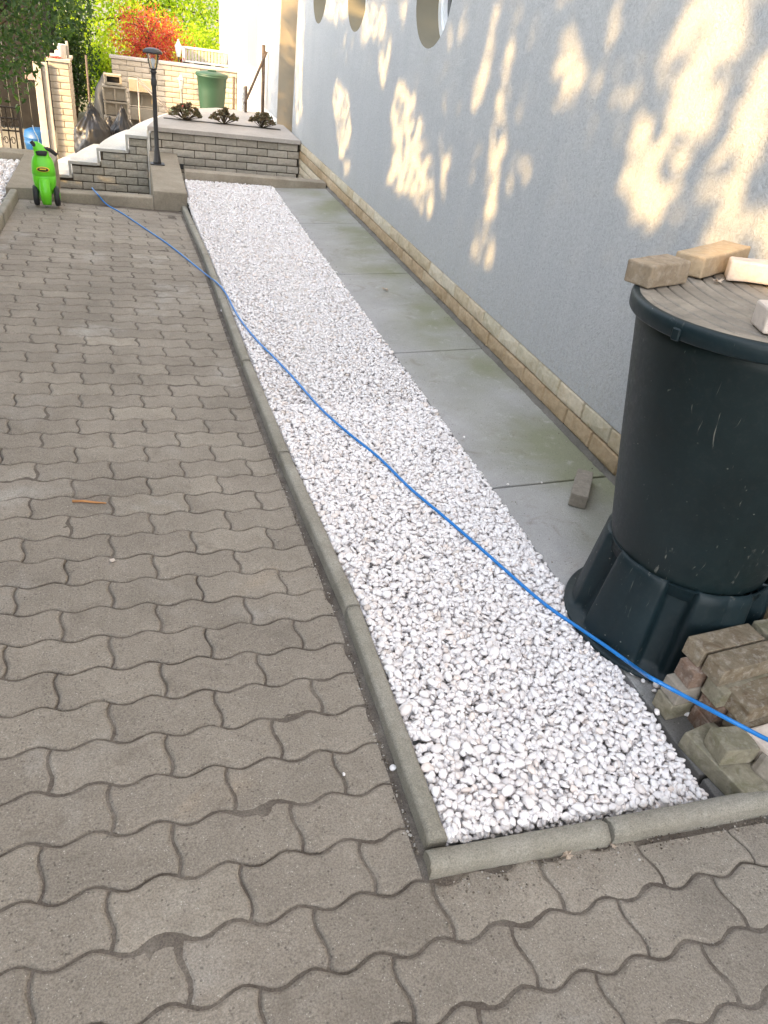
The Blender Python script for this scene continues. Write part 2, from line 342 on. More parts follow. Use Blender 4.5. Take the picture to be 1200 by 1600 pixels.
def mat_butt(name, col, scuff=0.5):
    t = NT(name, 0.38, 0.35)
    a = t.noise(5, 4, 0.6, 'W'); c = t.mix(t.g(a, 0.3, 0.75), tuple(x*0.8 for x in col), tuple(x*1.25 for x in col))
    dust = t.noise(60, 5, 0.7, 'W'); c = t.mix(t.math('MULTIPLY', t.g(dust, 0.5, 0.85), 0.06), c, (0.20, 0.20, 0.18))
    s1 = t.noise(26, 3, 0.6, 'W', stretch=(1.6, 1.6, 0.35), dist=1.5); s2 = t.noise(6, 2, 0.5, 'W')
    sm = t.math('MULTIPLY', t.g(s1, 0.66, 0.74), t.g(s2, 0.46, 0.56)); c = t.mix(t.math('MULTIPLY', sm, scuff), c, (0.30, 0.29, 0.25))
    sp = t.vor(34); sq = t.math('MULTIPLY', t.g(sp, 0.10, 0.06), t.g(t.noise(4, 2, 0.5, 'W'), 0.5, 0.6)); c = t.mix(t.math('MULTIPLY', sq, 0.5), c, (0.35, 0.34, 0.30))
    t.base(c); t.rough(t.rmp(dust, [(0.3, (0.42,)*3), (0.8, (0.62,)*3)])); t.bump(t.noise(9, 2, 0.5, 'W'), 0.004, 0.25); t.bump(t.noise(400, 2, 0.6, 'W'), 0.0006, 0.3); return t.m
M['butt'] = mat_butt('dark_green_butt_plastic', (0.0048, 0.0130, 0.0148), 0.6)
M['stand'] = mat_butt('stand_plastic', (0.0055, 0.0155, 0.0200), 0.3)
def mat_lid():
    t = NT('dusty_lid_plastic', 0.6, 0.3)
    a = t.noise(7, 5, 0.6, 'W', dist=0.7); c = t.mix(t.g(a, 0.30, 0.62), (0.17, 0.155, 0.135), (0.33, 0.29, 0.24)); b = t.noise(90, 4, 0.7, 'W')
    c = t.mix(t.g(b, 0.3, 0.7), t.mix(1.0, c, (0.8,)*3, 'MULTIPLY'), c)
    sz = t.n('ShaderNodeSeparateXYZ'); t.l(t.tc.outputs['Object'], sz.inputs[0]); c = t.mix(t.mr(sz.outputs[2], 0.7965, 0.7925), c, (0.012, 0.014, 0.016)); t.base(c); t.bump(b, 0.001, 0.5); return t.m  # grooves darker by depth: undusted plastic plus shade, put into the colour
M['lid'] = mat_lid()
def mat_pebble():
    t = NT('white_marble_pebble', 0.72, 0.35)
    c = t.rmp(t.isl(), [(0, (0.78, 0.74, 0.73)), (0.12, (0.87, 0.82, 0.80)), (0.3, (0.93, 0.90, 0.895)), (0.5, (0.86, 0.83, 0.83)), (0.7, (0.94, 0.915, 0.91)), (0.86, (0.90, 0.865, 0.855)), (0.93, (0.84, 0.74, 0.68)), (0.97, (0.90, 0.87, 0.865)), (1, (0.66, 0.58, 0.52))])
    a = t.noise(60, 4, 0.6, 'W'); c = t.mix(t.g(a, 0.3, 0.7), t.mix(1.0, c, (0.93, 0.92, 0.925), 'MULTIPLY'), c)
    t.base(c); t.bump(a, 0.002, 0.4); t.b.inputs['Subsurface Weight'].default_value = 0.0; return t.m
M['pebble'] = mat_pebble()
M['leaf_dark'] = mat_leaf('green_leaves', [(0.022, 0.05, 0.015), (0.04, 0.085, 0.022), (0.06, 0.11, 0.03), (0.03, 0.07, 0.03), (0.09, 0.15, 0.04)], 0.4)
M['leaf_yellow'] = mat_leaf('yellow_green_leaves', [(0.26, 0.36, 0.02), (0.42, 0.50, 0.03), (0.34, 0.44, 0.03), (0.16, 0.26, 0.02), (0.48, 0.52, 0.05)], 0.6)
M['leaf_red'] = mat_leaf('red_leaves', [(0.50, 0.05, 0.045), (0.62, 0.09, 0.06), (0.38, 0.03, 0.03), (0.64, 0.15, 0.08)], 0.4)
M['leaf_shrub'] = mat_leaf('dark_succulent_leaves', [(0.12, 0.11, 0.06), (0.17, 0.145, 0.08), (0.21, 0.13, 0.08), (0.11, 0.13, 0.065)], 0.1)
M['chips'] = mat_concrete('pale_stone_chips', (0.62, 0.60, 0.59), (0.78, 0.76, 0.75), bump=2.0, scale=3)
M['ground'] = mat_concrete('yard_ground', (0.20, 0.18, 0.15), (0.28, 0.25, 0.21), (0.10, 0.12, 0.05), 0.6, 1.0, 0.5)
# ------------------------------------------------------------------ ground and bases
g = mesh_obj('ground', from_np([(-250, -250, -0.62), (250, -250, -0.62), (250, 300, -0.62), (-250, 300, -0.62)], [(0, 1, 2, 3)], 'ground'), M['ground'])
tag(g, kind='structure')
# bed of the driveway: joint sand sheet with a real, uneven surface, and the earth below it
def bed_sheet():
    xs = np.arange(-1.06, 2.0, 0.0125); ys = np.arange(-0.6, 7.72, 0.0125)
    X, Y = np.meshgrid(xs, ys); Z = PA+PB*X+PC*Y-0.0060
    a = rng.normal(size=(len(ys)//10+3, len(xs)//10+3))
    yi = np.arange(len(ys))/10; xi = np.arange(len(xs))/10
    y0 = yi.astype(int); x0 = xi.astype(int); fy = (yi-y0)[:, None]; fx = (xi-x0)[None]
    n = (a[y0][:, x0]*(1-fy)*(1-fx)+a[y0+1][:, x0]*fy*(1-fx)+a[y0][:, x0+1]*(1-fy)*fx+a[y0+1][:, x0+1]*fy*fx)
    Z = Z + np.clip(n, -1.5, 1.7)*0.0030 + rng.normal(size=X.shape)*0.0005
    kxv = np.array([kx(y) for y in ys])[:, None]
    t = np.clip((X-(kxv-0.032))/0.02, 0, 1); Z = Z + t*0.009*((X < kxv+0.03) & (Y > 0.8))
    h, w_ = X.shape; idx = np.arange(h*w_).reshape(h, w_)
    keep = ~((X[:-1, :-1] > kxv[:-1]+0.03) & (Y[:-1, :-1] > 0.84))
    Fq = np.stack([idx[:-1, :-1], idx[:-1, 1:], idx[1:, 1:], idx[1:, :-1]], -1)[keep]
    return from_np(np.stack([X, Y, Z], -1).reshape(-1, 3), Fq, 'driveway', True)
drive = tag(mesh_obj('driveway', bed_sheet(), M['sand']), kind='structure')
def earth(name, poly, ztop, zbot=-0.61):
    bm = bmesh.new(); top = [bm.verts.new((x, y, z)) for (x, y), z in zip(poly, ztop)]; bot = [bm.verts.new((x, y, zbot)) for x, y in poly]
    bm.faces.new(top); n = len(poly)
    for i in range(n): bm.faces.new((top[i], bot[i], bot[(i+1) % n], top[(i+1) % n]))
    bmesh.ops.recalc_face_normals(bm, faces=bm.faces); return from_bm(bm, name)
tag(mesh_obj('terrain', earth('terrain', [(-30, -30), (1.99, -30), (1.99, 0.9), (1.99, 8.60), (0.45, 8.60), (0.45, 7.70), (-1.06, 7.70), (-1.10, 9.30), (-30, 9.30)],
    [-0.05, -0.09, -0.075, -0.09, -0.20, -0.24, -0.17, -0.2, -0.05]), M['soil']), kind='structure')
# ------------------------------------------------------------------ wave pavers
S_, W_ = 0.2741, 0.2741*0.5*0.9564; RG = 0.011; OX, OY = -0.147, 2.150
ex = (math.cos(RG), math.sin(RG)); ey = (-math.sin(RG), math.cos(RG)); AMP, AMC = 0.0118, 0.0085; GAP = 0.0028
def paver_outline(nl=17, ns=6):
    pts = []
    def long(x): return -AMP*math.sin(2*math.pi*x/(S_/2))
    def cross(t): return AMC*math.sin(2*math.pi*(t+0.5))*1.0      # t -0.5..0.5, bottom to top
    for i in range(nl): x = -S_/2+S_*i/(nl-1); pts.append((x, -W_/2+long(x)))
    for i in range(1, ns): t = -0.5+i/ns; pts.append((S_/2+cross(t), t*W_))
    for i in range(nl): x = S_/2-S_*i/(nl-1); pts.append((x, W_/2+long(x)))
    for i in range(1, ns): t = 0.5-i/ns; pts.append((-S_/2+cross(t), t*W_))
    return pts
def inset(pts, d):
    n = len(pts); out = []
    for i in range(n):
        a, b, c = Vector(pts[i-1]), Vector(pts[i]), Vector(pts[(i+1) % n])
        n1 = Vector((-(b-a).y, (b-a).x)).normalized(); n2 = Vector((-(c-b).y, (c-b).x)).normalized(); nn = (n1+n2)
        nn = nn/max(0.6, nn.length**2/2) if nn.length > 0.1 else n1
        out.append(tuple(b+nn*d))
    return out
def paver_bm(seed=0, lod=0):
    rnd = random.Random(seed); o = paver_outline(17, 6) if lod == 0 else paver_outline(9, 4)
    p0 = inset(o, GAP); p1 = inset(o, GAP+0.0022); p2 = inset(o, GAP+0.0085)
    jig = lambda p, a: [(x+rnd.gauss(0, a), y+rnd.gauss(0, a)) for x, y in p]
    p0 = jig(p0, 0.0006); p1 = jig(p1, 0.0009); p2 = jig(p2, 0.0012)
    bm = bmesh.new(); r0 = [bm.verts.new((x, y, -0.03)) for x, y in p0]; ra = [bm.verts.new((x, y, -0.0062)) for x, y in p0]
    r1 = [bm.verts.new((x, y, -0.0028)) for x, y in p1]; r2 = [bm.verts.new((x, y, 0)) for x, y in p2]
    n = len(p0)
    for a, b in ((r0, ra), (ra, r1), (r1, r2)):
        for i in range(n): bm.faces.new((a[i], a[(i+1) % n], b[(i+1) % n], b[i]))
    bm.faces.new(r2); bm.normal_update(); return bm
def finish_paver(bm, name):
    me = from_bm(bm, name)
    sm = [p.area < 0.002 and p.normal.z > 0.15 for p in me.polygons]; me.polygons.foreach_set('use_smooth', sm); return me
PROTO = [finish_paver(paver_bm(s), 'paver') for s in range(4)]
rotE = (math.atan(PC), -math.atan(PB), RG)
cells = []
for j in range(-43, 22):
    k = j
    for i in range(-6, 10):
        # cross joints of row j sit at integer columns when j is even
        cxi = i + (0.5 if k % 2 == 0 else 0.0)

        x = OX+cxi*S_*ex[0]+(-j)*W_*ey[0]; y = OY+cxi*S_*ex[1]+(-j)*W_*ey[1]
        cells.append((x, y, j, i))
def clip_paver(bm, Mw, planes):
    inv = Mw.inverted()
    for (p, nrm) in planes:   # keep the side opposite to the normal
        lp = inv @ Vector(p); ln = (Mw.to_3x3().transposed() @ Vector(nrm)).normalized()
        r = bmesh.ops.bisect_plane(bm, geom=bm.verts[:]+bm.edges[:]+bm.faces[:], plane_co=lp, plane_no=ln, clear_outer=True)
        ce = [e for e in r['geom_cut'] if isinstance(e, bmesh.types.BMEdge)]
        if ce: bmesh.ops.edgeloop_fill(bm, edges=ce)
    return bm
near, far = [], []
for (x, y, j, i) in cells:
    hx, hy = S_/2, W_/2+AMP
    if y+hy > 7.70 or y-hy < -0.45 or x-hx > 1.97: continue
    if x > 1.9: continue
    planes = []; k = kx(y)-0.026
    if y+hy*0.7 > 0.775 and x+hx > k:
        if y > 0.80 and x-hx < k-0.012: planes.append(((k, y, 0), (1, 0.0, 0)))
        elif y < 0.80 and x < k: planes.append(((k, y, 0), (1, 0.0, 0)))
        elif y-hy < 0.765: planes.append(((x, 0.772-0.02*(x-0.56), 0), (0.02, 1, 0)))
        else: continue
    if x-hx < -0.985: planes.append(((-0.985, y, 0), (-1, 0, 0)))
    if x+hx < -0.955: continue
    if x+hx > 1.97: planes.append(((1.97, y, 0), (1, 0, 0)))
    near.append((math.hypot(x-0.3, y), x, y, planes, j, i))
near.sort()
inview = [q for q in near if q[2] > 0.28 and q[2] < 7.7]
outview = [q for q in near if not (q[2] > 0.28 and q[2] < 7.7)]
farv = []
for idx, (d, x, y, planes, j, i) in enumerate(inview):
    Mw = Matrix.Translation((x, y, dz(x, y)+random.gauss(0, 0.0009)))@Matrix.Rotation(rotE[0]+random.gauss(0, 0.004), 4, 'X')@Matrix.Rotation(rotE[1]+random.gauss(0, 0.003), 4, 'Y')@Matrix.Rotation(RG+random.gauss(0, 0.004), 4, 'Z')
    if idx < 300:
        if planes: me = finish_paver(clip_paver(paver_bm(idx), Mw, planes), 'paver')
        else: me = PROTO[(i*3+j*5) % 4]
        if len(me.vertices) < 4: continue
        o = mesh_obj('paver', me, M['paver'], drive); o.matrix_basis = Mw
    else: farv.append((Mw, planes, idx))
farv += [(Matrix.Translation((x, y, dz(x, y)))@Matrix.Rotation(rotE[0], 4, 'X')@Matrix.Rotation(rotE[1], 4, 'Y')@Matrix.Rotation(RG, 4, 'Z'), planes, 900+q) for q, (d, x, y, planes, j, i) in enumerate(outview)]
bmj = bmesh.new()
for Mw, planes, s in farv:
    b = paver_bm(s % 7, 1)
    if planes: clip_paver(b, Mw, planes)
    b.transform(Mw); tmp = bpy.data.meshes.new('t'); b.to_mesh(tmp); b.free(); bmj.from_mesh(tmp); bpy.data.meshes.remove(tmp)
tag(mesh_obj('paver', from_bm(bmj, 'paver_far'), M['paver_far'], drive), kind='stuff')
# ------------------------------------------------------------------ kerbs
def kerb_piece(p, q, w, zt0, zt1, depth=0.13, round_=0.014, seed=0, rough=0.0012, side=1, nseg=26):
    """edging stone from p to q (its left top edge), w wide to the right; rounded top edges, chipped ends"""
    p, q = Vector(p), Vector(q); d = (q-p); L = d.length; d.normalize(); nr = Vector((d.y, -d.x))*side
    prof = []
    for a in range(5): th = math.pi-math.pi/2*a/4; prof.append((round_+round_*math.cos(th), -round_+round_*math.sin(th)))
    for a in range(5): th = math.pi/2-math.pi/2*a/4; prof.append((w-round_+round_*math.cos(th), -round_+round_*math.sin(th)))
    prof = [(0, -depth)]+prof+[(w, -depth)]
    bm = bmesh.new(); rows = []
    for i in range(nseg+1):
        t = i/nseg; row = []
        for (a, b) in prof:
            e = 0.0
            if i in (0, nseg): e = random.Random(seed*100+int(a*1e4)+i).uniform(-0.003, 0.003)
            pos = p+d*(t*L+e)+nr*a; z = zt0*(1-t)+zt1*t+b
            v = Vector((pos.x, pos.y, z)); n = mn.noise_vector(v*35)*rough*1.6+mn.noise_vector(v*110)*rough*0.7
            row.append(bm.verts.new(v+n))
        rows.append(row)
    m_ = len(prof)
    for a, b in zip(rows[:-1], rows[1:]):
        for k in range(m_-1): bm.faces.new((a[k], b[k], b[k+1], a[k+1]))
    bm.faces.new(rows[0]); bm.faces.new(rows[-1][::-1]); bmesh.ops.recalc_face_normals(bm, faces=bm.faces)
    me = from_bm(bm, 'kerb_stone', True); me.polygons[-1].use_smooth = False; me.polygons[-2].use_smooth = False; return me
kerb = empty('kerb', (0.55, 0.85, 0), kind='structure')
def kpart(me, mt='kerb', nm='kerb_stone'):
    o = mesh_obj(nm, me, M[mt], kerb); o.matrix_parent_inverse = Matrix.Translation((-0.55, -0.85, 0)); return o
js = [0.845, 1.683, 2.72, 3.77, 4.85, 5.95, 6.95, 7.78]
for a, b in zip(js[:-1], js[1:]):
    ja = 0.006*random.uniform(-1, 1)
    kpart(kerb_piece((kx(a+.004)+ja*.3, a+0.004), (kx(b)-ja*.3, b-0.004), 0.049, dz(.5, a)+0.052, dz(.5, b)+0.050+random.uniform(-.002, .003), seed=int(a*10)))
# near kerb with its jagged joint at x = 1.02
kpart(kerb_piece((0.548, 0.842), (1.015, 0.832), 0.054, 0.050, 0.040, round_=0.024, seed=3))
kpart(kerb_piece((1.027, 0.833), (1.985, 0.822), 0.054, 0.040, 0.020, round_=0.024, seed=5))
# left edging of the driveway
for a, b in ((7.55, 6.6), (6.59, 5.6), (5.59, 4.6), (4.59, 3.6), (3.59, 2.6), (2.59, 1.6), (1.59, 0.6), (0.59, -0.4)):
    kpart(kerb_piece((-0.99, a), (-0.985, b), 0.06, dz(-1, a)+0.085, dz(-1, b)+0.085, seed=int(a*7), side=1, nseg=14))
# raised concrete at the far end
def conc(name, poly, z0, z1, mt='step_concrete', bev=0.008, **k):
    o = mesh_obj(name, prism(name, poly, z0, z1, bev), M[mt]); return tag(o, **k)
k2 = mesh_obj('end_kerb', prism('end_kerb', [(-0.76, 7.665), (0.165, 7.70), (0.165, 7.83), (-0.76, 7.80)], -0.6, -0.075, 0.012), M['step_concrete']); tag(k2, kind='structure')
tag(k2, 'low pale concrete kerb at the far end of the paving before the stair wall', 'kerb'); del k2['kind']
conc('concrete_block', [(0.172, 7.74), (0.482, 7.715), (0.505, 9.80), (0.19, 9.84)], -0.6, -0.02, label='long low concrete block under the lamp post beside the gravel', cat='concrete block')
conc('concrete_platform', [(-1.09, 7.60), (-0.765, 7.64), (-0.765, 9.2), (-0.80, 9.45), (-3.4, 9.45), (-3.4, 9.22), (-1.09, 9.20)], -0.6, -0.045, label='L-shaped concrete platform beside the green toy at the end of the paving', cat='platform')
conc('concrete_beam', [(0.51, 8.37), (1.985, 8.34), (1.985, 8.50), (0.51, 8.53)], -0.6, 0.055, bev=0.006, label='concrete beam closing the far end of the gravel strip', cat='beam')
# ------------------------------------------------------------------ slab path along the wall
slabs = empty('path', (1.72, 4.0, 0), kind='structure')
def zs(x): return 0.0573*(x-2.016)
yj = [8.36, 6.893, 5.40, 3.907, 2.413, 0.92, -0.5]
for n_, (b, a) in enumerate(zip(yj[:-1], yj[1:])):
    bm = bmesh.new(); bm_box(bm, 1.413, 1.986, a+0.006, b-0.006, -0.09, 0.0, 0.004, 2)
    bmesh.ops.subdivide_edges(bm, edges=[e for e in bm.edges if e.calc_length() > 0.3], cuts=10, use_grid_fill=True)
    for v in bm.verts: v.co.z += zs(v.co.x)+mn.noise(v.co*2.2)*0.0025; v.co.x += 0.003*mn.noise(v.co*9)
    o = mesh_obj('slab', from_bm(bm, 'slab'), M['slab'], slabs); o.matrix_parent_inverse = Matrix.Translation((-1.72, -4, 0))
# ragged mortar seam along the wall
def seam():
    bm = bmesh.new(); ys = np.arange(0.2, 8.35, 0.02); rows = []
    for y in ys:
        a = 1.981+0.008*mn.noise(Vector((y*9, 1, 0)))+0.006*mn.noise(Vector((y*40, 2, 0)))
        rows.append([bm.verts.new((a, y, zs(a)+0.0005)), bm.verts.new((a+0.008, y, zs(a)+0.008+0.004*mn.noise(Vector((y*30, 5, 0))))), bm.verts.new((2.003, y, 0.022+0.005*mn.noise(Vector((y*22, 7, 0))))) ])
    for p, q in zip(rows[:-1], rows[1:]):
        for k in range(2): bm.faces.new((p[k], p[k+1], q[k+1], q[k]))
    return from_bm(bm, 'mortar_seam')
o = mesh_obj('mortar_seam', seam(), M['mortar_grey'], slabs); o.matrix_parent_inverse = Matrix.Translation((-1.72, -4, 0))
# ------------------------------------------------------------------ house
house = empty('house', (2.0, 4, 0), label='house with white rendered wall, oval windows and a sandy brick plinth', cat='house')
def hp(o): o.matrix_parent_inverse = Matrix.Translation((-2.0, -4, 0)); return o
OV = [(5.70, 0.365), (7.745, 0.355), (9.335, 0.345)]; OZ, OH = 2.12, 0.655
def oval(yc, a, k=44):      # rounded ends joined by straight sides
    out = []
    for i in range(k):
        th = 2*math.pi*(i+0.5)/k; s_ = math.sin(th); out.append((yc+a*math.cos(th), (OZ+0.32 if s_ > 0 else OZ-0.32)+0.335*s_))
    return out
def in_oval(y, z, yc, a):
    zc_ = max(OZ-0.32, min(OZ+0.32, z)); return ((y-yc)/a)**2+((z-zc_)/0.335)**2 < 0.985
def wall_mesh():
    from mathutils.geometry import delaunay_2d_cdt
    Y0, Y1, Z0, Z1 = -4.0, 10.54, 0.207, 5.4
    vs = [Vector((Y0, Z0)), Vector((Y1, Z0)), Vector((Y1, Z1)), Vector((Y0, Z1))]; faces = [[0, 1, 2, 3]]
    for yc, a in OV:
        o_ = oval(yc, a); s = len(vs); vs += [Vector(p) for p in o_]; faces.append(list(range(s, s+len(o_))))
    vv, ee, ff, _, _, fo = delaunay_2d_cdt(vs, [], faces, 0, 1e-5, True)
    bm = bmesh.new(); bv = [bm.verts.new((WX, v.x, v.y)) for v in vv]
    for f in ff:
        c = sum((vv[i] for i in f), Vector((0, 0)))/len(f)
        if any(in_oval(c.x, c.y, yc, a) for yc, a in OV): continue
        try: bm.faces.new([bv[i] for i in f])
        except ValueError: pass
    bm.normal_update()
    for f in bm.faces:
        if f.normal.x > 0: f.normal_flip()
    # underside lip, end face
    def quad(*p): bm.faces.new([bm.verts.new(q) for q in p])
    quad((WX, Y0, Z0), (WX+0.3, Y0, Z0), (WX+0.3, Y1, Z0), (WX, Y1, Z0))
    quad((WX, Y1, -0.6), (WX, Y1, Z1), (WX+6, Y1, Z1), (WX+6, Y1, -0.6)); quad((WX, Y0, -0.6), (WX+6, Y0, -0.6), (WX+6, Y0, Z1), (WX, Y0, Z1))
    quad((WX, Y1, Z0), (WX+.02, Y1, Z0), (WX+.02, Y1, -0.6), (WX, Y1, -0.6))
    return from_bm(bm, 'wall')
hp(mesh_obj('wall', wall_mesh(), M['wall'], house))
bm = bmesh.new(); bm_box(bm, 2.022, 2.30, -4, 10.53, -0.6, 0.2, 0); hp(mesh_obj('plinth', from_bm(bm, 'plinth'), M['mortar_dark'], house))
bm = bmesh.new(); bm_box(bm, 1.45, 9.0, -4.6, 11.0, 5.42, 5.55, 0); hp(mesh_obj('eaves', from_bm(bm, 'eaves'), M['white'], house))
me = earth('roof', [(1.45, -4.6), (5.2, -4.6), (5.2, 11.0), (1.45, 11.0)], [5.56, 7.6, 7.6, 5.56], 5.555); hp(mesh_obj('roof', me, M['roof'], house))
DEP = 0.17
for yc, a in OV:
    o_ = oval(yc, a); n = len(o_)
    bm = bmesh.new(); A = [bm.verts.new((WX+0.0005, y, z)) for y, z in o_]; B = [bm.verts.new((WX+DEP+0.1, y, z)) for y, z in o_]
    for i in range(n): bm.faces.new((A[i], A[(i+1) % n], B[(i+1) % n], B[i]))
    wv = hp(mesh_obj('window', from_bm(bm, 'window_reveal', True), M['reveal'], house))
    def ring(s0, s1, x0, x1, nm, mt):
        bm = bmesh.new(); P = []
        for (s, x) in ((s0, x1), (s0, x0), (s1, x0), (s1, x1)):
            P.append([bm.verts.new((x, yc+(y-yc)*s, OZ+(z-OZ)*(1-(1-s)*a/OH))) for y, z in o_])
        for k in range(3):
            for i in range(n): bm.faces.new((P[k][i], P[k][(i+1) % n], P[k+1][(i+1) % n], P[k+1][i]))
        bmesh.ops.recalc_face_normals(bm, faces=bm.faces)
        return mesh_obj(nm, from_bm(bm, nm, False), mt, wv)
    ring(1.0, 0.87, WX+DEP, WX+DEP+0.07, 'frame', M['frame_white']); ring(0.868, 0.78, WX+DEP+0.012, WX+DEP+0.06, 'sash', M['frame_white'])
    bm = bmesh.new(); vs_ = [bm.verts.new((WX+DEP+0.035, yc+(y-yc)*.79, OZ+(z-OZ)*(1-.21*a/OH))) for y, z in o_]; bm.faces.new(vs_); mesh_obj('pane', from_bm(bm, 'pane'), M['glass'] if yc < 7 else M['shutter'], wv)
# brick faces
def brick_me(L, H, D, bev=0.004, rough=0.0035, seed=0, axis='x'):
    """one facing brick, face towards -y, centred on its face; split-face relief"""
    bm = bmesh.new(); bm_box(bm, -L/2, L/2, 0, D, -H/2, H/2, bev)
    if rough:
        fr = [f for f in bm.faces if f.normal.y < -0.9]
        bmesh.ops.poke(bm, faces=fr)
        for v in bm.verts:
            if abs(v.co.x) < L*0.1 and abs(v.co.z) < H*0.1: v.co += Vector((random.Random(seed).uniform(-.25, .25)*L, -rough, random.Random(seed+9).uniform(-.2, .2)*H))
            else: v.co.y -= rough*0.6*mn.noise(v.co*30+Vector((seed, 0, 0)))
    return from_bm(bm, 'brick')
LB, HB = 0.243, 0.0755; BP, BH = 0.25, 0.0852
BR = [brick_me(LB, HB, 0.03, seed=s, rough=0.006) for s in range(5)]
def lay(parent, meshes, mt, org, dx, rows, L, top, pitchL, pitchH, off, fit=None, full=LB, skew=0.0, lo=0.0, inv=None):
    """lay rows of bricks down from 'top' along horizontal direction dx (unit), face normal = dx rotated -90"""
    ang = math.atan2(dx[1], dx[0])
    for r in range(rows):
        zc = top-pitchH*(r+0.5); s = -off*(r % 2); 
        while s < L-0.01:
            a, b = max(s, lo), min(s+pitchL, L); s += pitchL
            if b-a < 0.03: continue
            if fit and not fit(a, b, zc): continue
            cx = (a+b)/2; sc = (b-a-(pitchL-full))/full
            me = random.choice(meshes)
            o = mesh_obj('brick', me, mt, parent); o.location = (org[0]+dx[0]*cx, org[1]+dx[1]*cx, zc); o.rotation_euler = (0, random.gauss(0, 0.003), ang+random.gauss(0, 0.006)); o.scale = (sc, 1, 1)
            o.location.x += random.gauss(0, 0.001); o.location.y += random.gauss(0, 0.001)
            if inv is not None: o.matrix_parent_inverse = inv
PB2 = [brick_me(0.244, 0.0865, 0.03, seed=s_+20, rough=0.007, bev=0.006) for s_ in range(6)]
# plinth: direction from far to near so that the outer face looks to -x
hinv = Matrix.Translation((-2.0, -4, 0))
for rr_, mt_ in ((0, 'plinth'), (1, 'plinth_low')):
    lay(house, [m_.copy() for m_ in PB2], M[mt_], (1.996, 10.25+0.125*rr_), (0, -1), 1, 10.05, 0.205-0.0925*rr_, BP, 0.0925, 0.0, inv=hinv)
PLC = [m_.copy() for m_ in BR]
lay(house, PLC, M['plinth'], (1.996, 10.25), (0, -1), 3, 1.72, 0.205-2*0.0925, BP, BH, 0.125, inv=hinv)
# the house's far extension with its own plinth
X2 = 1.90
bm = bmesh.new(); bm_box(bm, X2, 8, 11.15, 18.7, 0.30, 5.4, 0); hp(mesh_obj('wall', from_bm(bm, 'wall'), M['wall'], house))
bm = bmesh.new(); bm_box(bm, X2+0.02, 8, 11.17, 18.68, -0.62, 0.299, 0); hp(mesh_obj('plinth', from_bm(bm, 'plinth'), M['mortar_light'], house))
bm = bmesh.new()
for r in range(11):
    y = 11.15-0.125*(r % 2)
    while y < 18.7:
        a, b = max(y, 11.16), min(y+0.24, 18.69); y += 0.25
        if b-a > 0.03: bm_box(bm, X2, X2+0.03, a, b, 0.296-0.0825*(r+1)+0.008, 0.296-0.0825*r, 0.003)
hp(tag(mesh_obj('brick', from_bm(bm, 'brick_far'), M['white_brick'], house), kind='stuff'))
bm = bmesh.new(); bm_box(bm, X2+0.004, 2.6, 11.138, 11.149, -0.6, 5.39, 0); hp(mesh_obj('end_face', from_bm(bm, 'end_face'), M['tanface'], house))
bm = bmesh.new(); bm_box(bm, X2-0.012, X2+0.03, 13.05, 14.2, 0.72, 2.2, 0.004); f_ = hp(mesh_obj('window', from_bm(bm, 'window'), M['shutter'], house)); f_['label'] = 'cream shuttered window on the far wing'
# ------------------------------------------------------------------ landing and its brick wall
YL = 9.90
land = empty('landing', (1.1, YL, 0), label='raised brick landing with a pale stone top at the end of the gravel', cat='landing')
linv = Matrix.Translation((-1.1, -YL, 0))
def lp(o): o.matrix_parent_inverse = linv; return o
poly = [(0.185, YL-0.045), (1.985, YL-0.045), (1.985, 11.10), (1.89, 11.12), (1.89, 12.2), (1.2, 12.2), (0.95, 11.95), (0.72, 11.62), (0.53, 11.25), (0.38, 10.82), (0.27, 10.35), (0.215, 10.05)]
lp(mesh_obj('cap', prism('cap', poly, 0.190, 0.237, 0.006), M['capstone'], land))
bp = [(0.235, YL+0.022), (1.98, YL+0.022), (1.98, 11.1), (1.88, 11.15), (1.88, 12.15), (1.25, 12.15), (0.62, 11.3), (0.30, 10.3)]
lp(mesh_obj('core', prism('core', bp, -0.6, 0.1898), M['mortar_dark'], land))
BL = [m_.copy() for m_ in BR]
lay(land, BL, M['clinker'], (0.215, YL), (1, 0), 9, 1.77, 0.183, BP, BH, 0.125, inv=linv)
# slot of earth for the plants
lp(mesh_obj('planting_slot', prism('planting_slot', [(0.40, 10.59), (1.86, 10.56), (1.86, 10.64), (0.40, 10.67)], 0.20, 0.2415), M['soil'], land))
lp(mesh_obj('air_brick', box_me('air_brick', 0.13, 0.012, 0.06, 0.003), M['black'], land, loc=(0.52, YL-0.008, -0.205)))
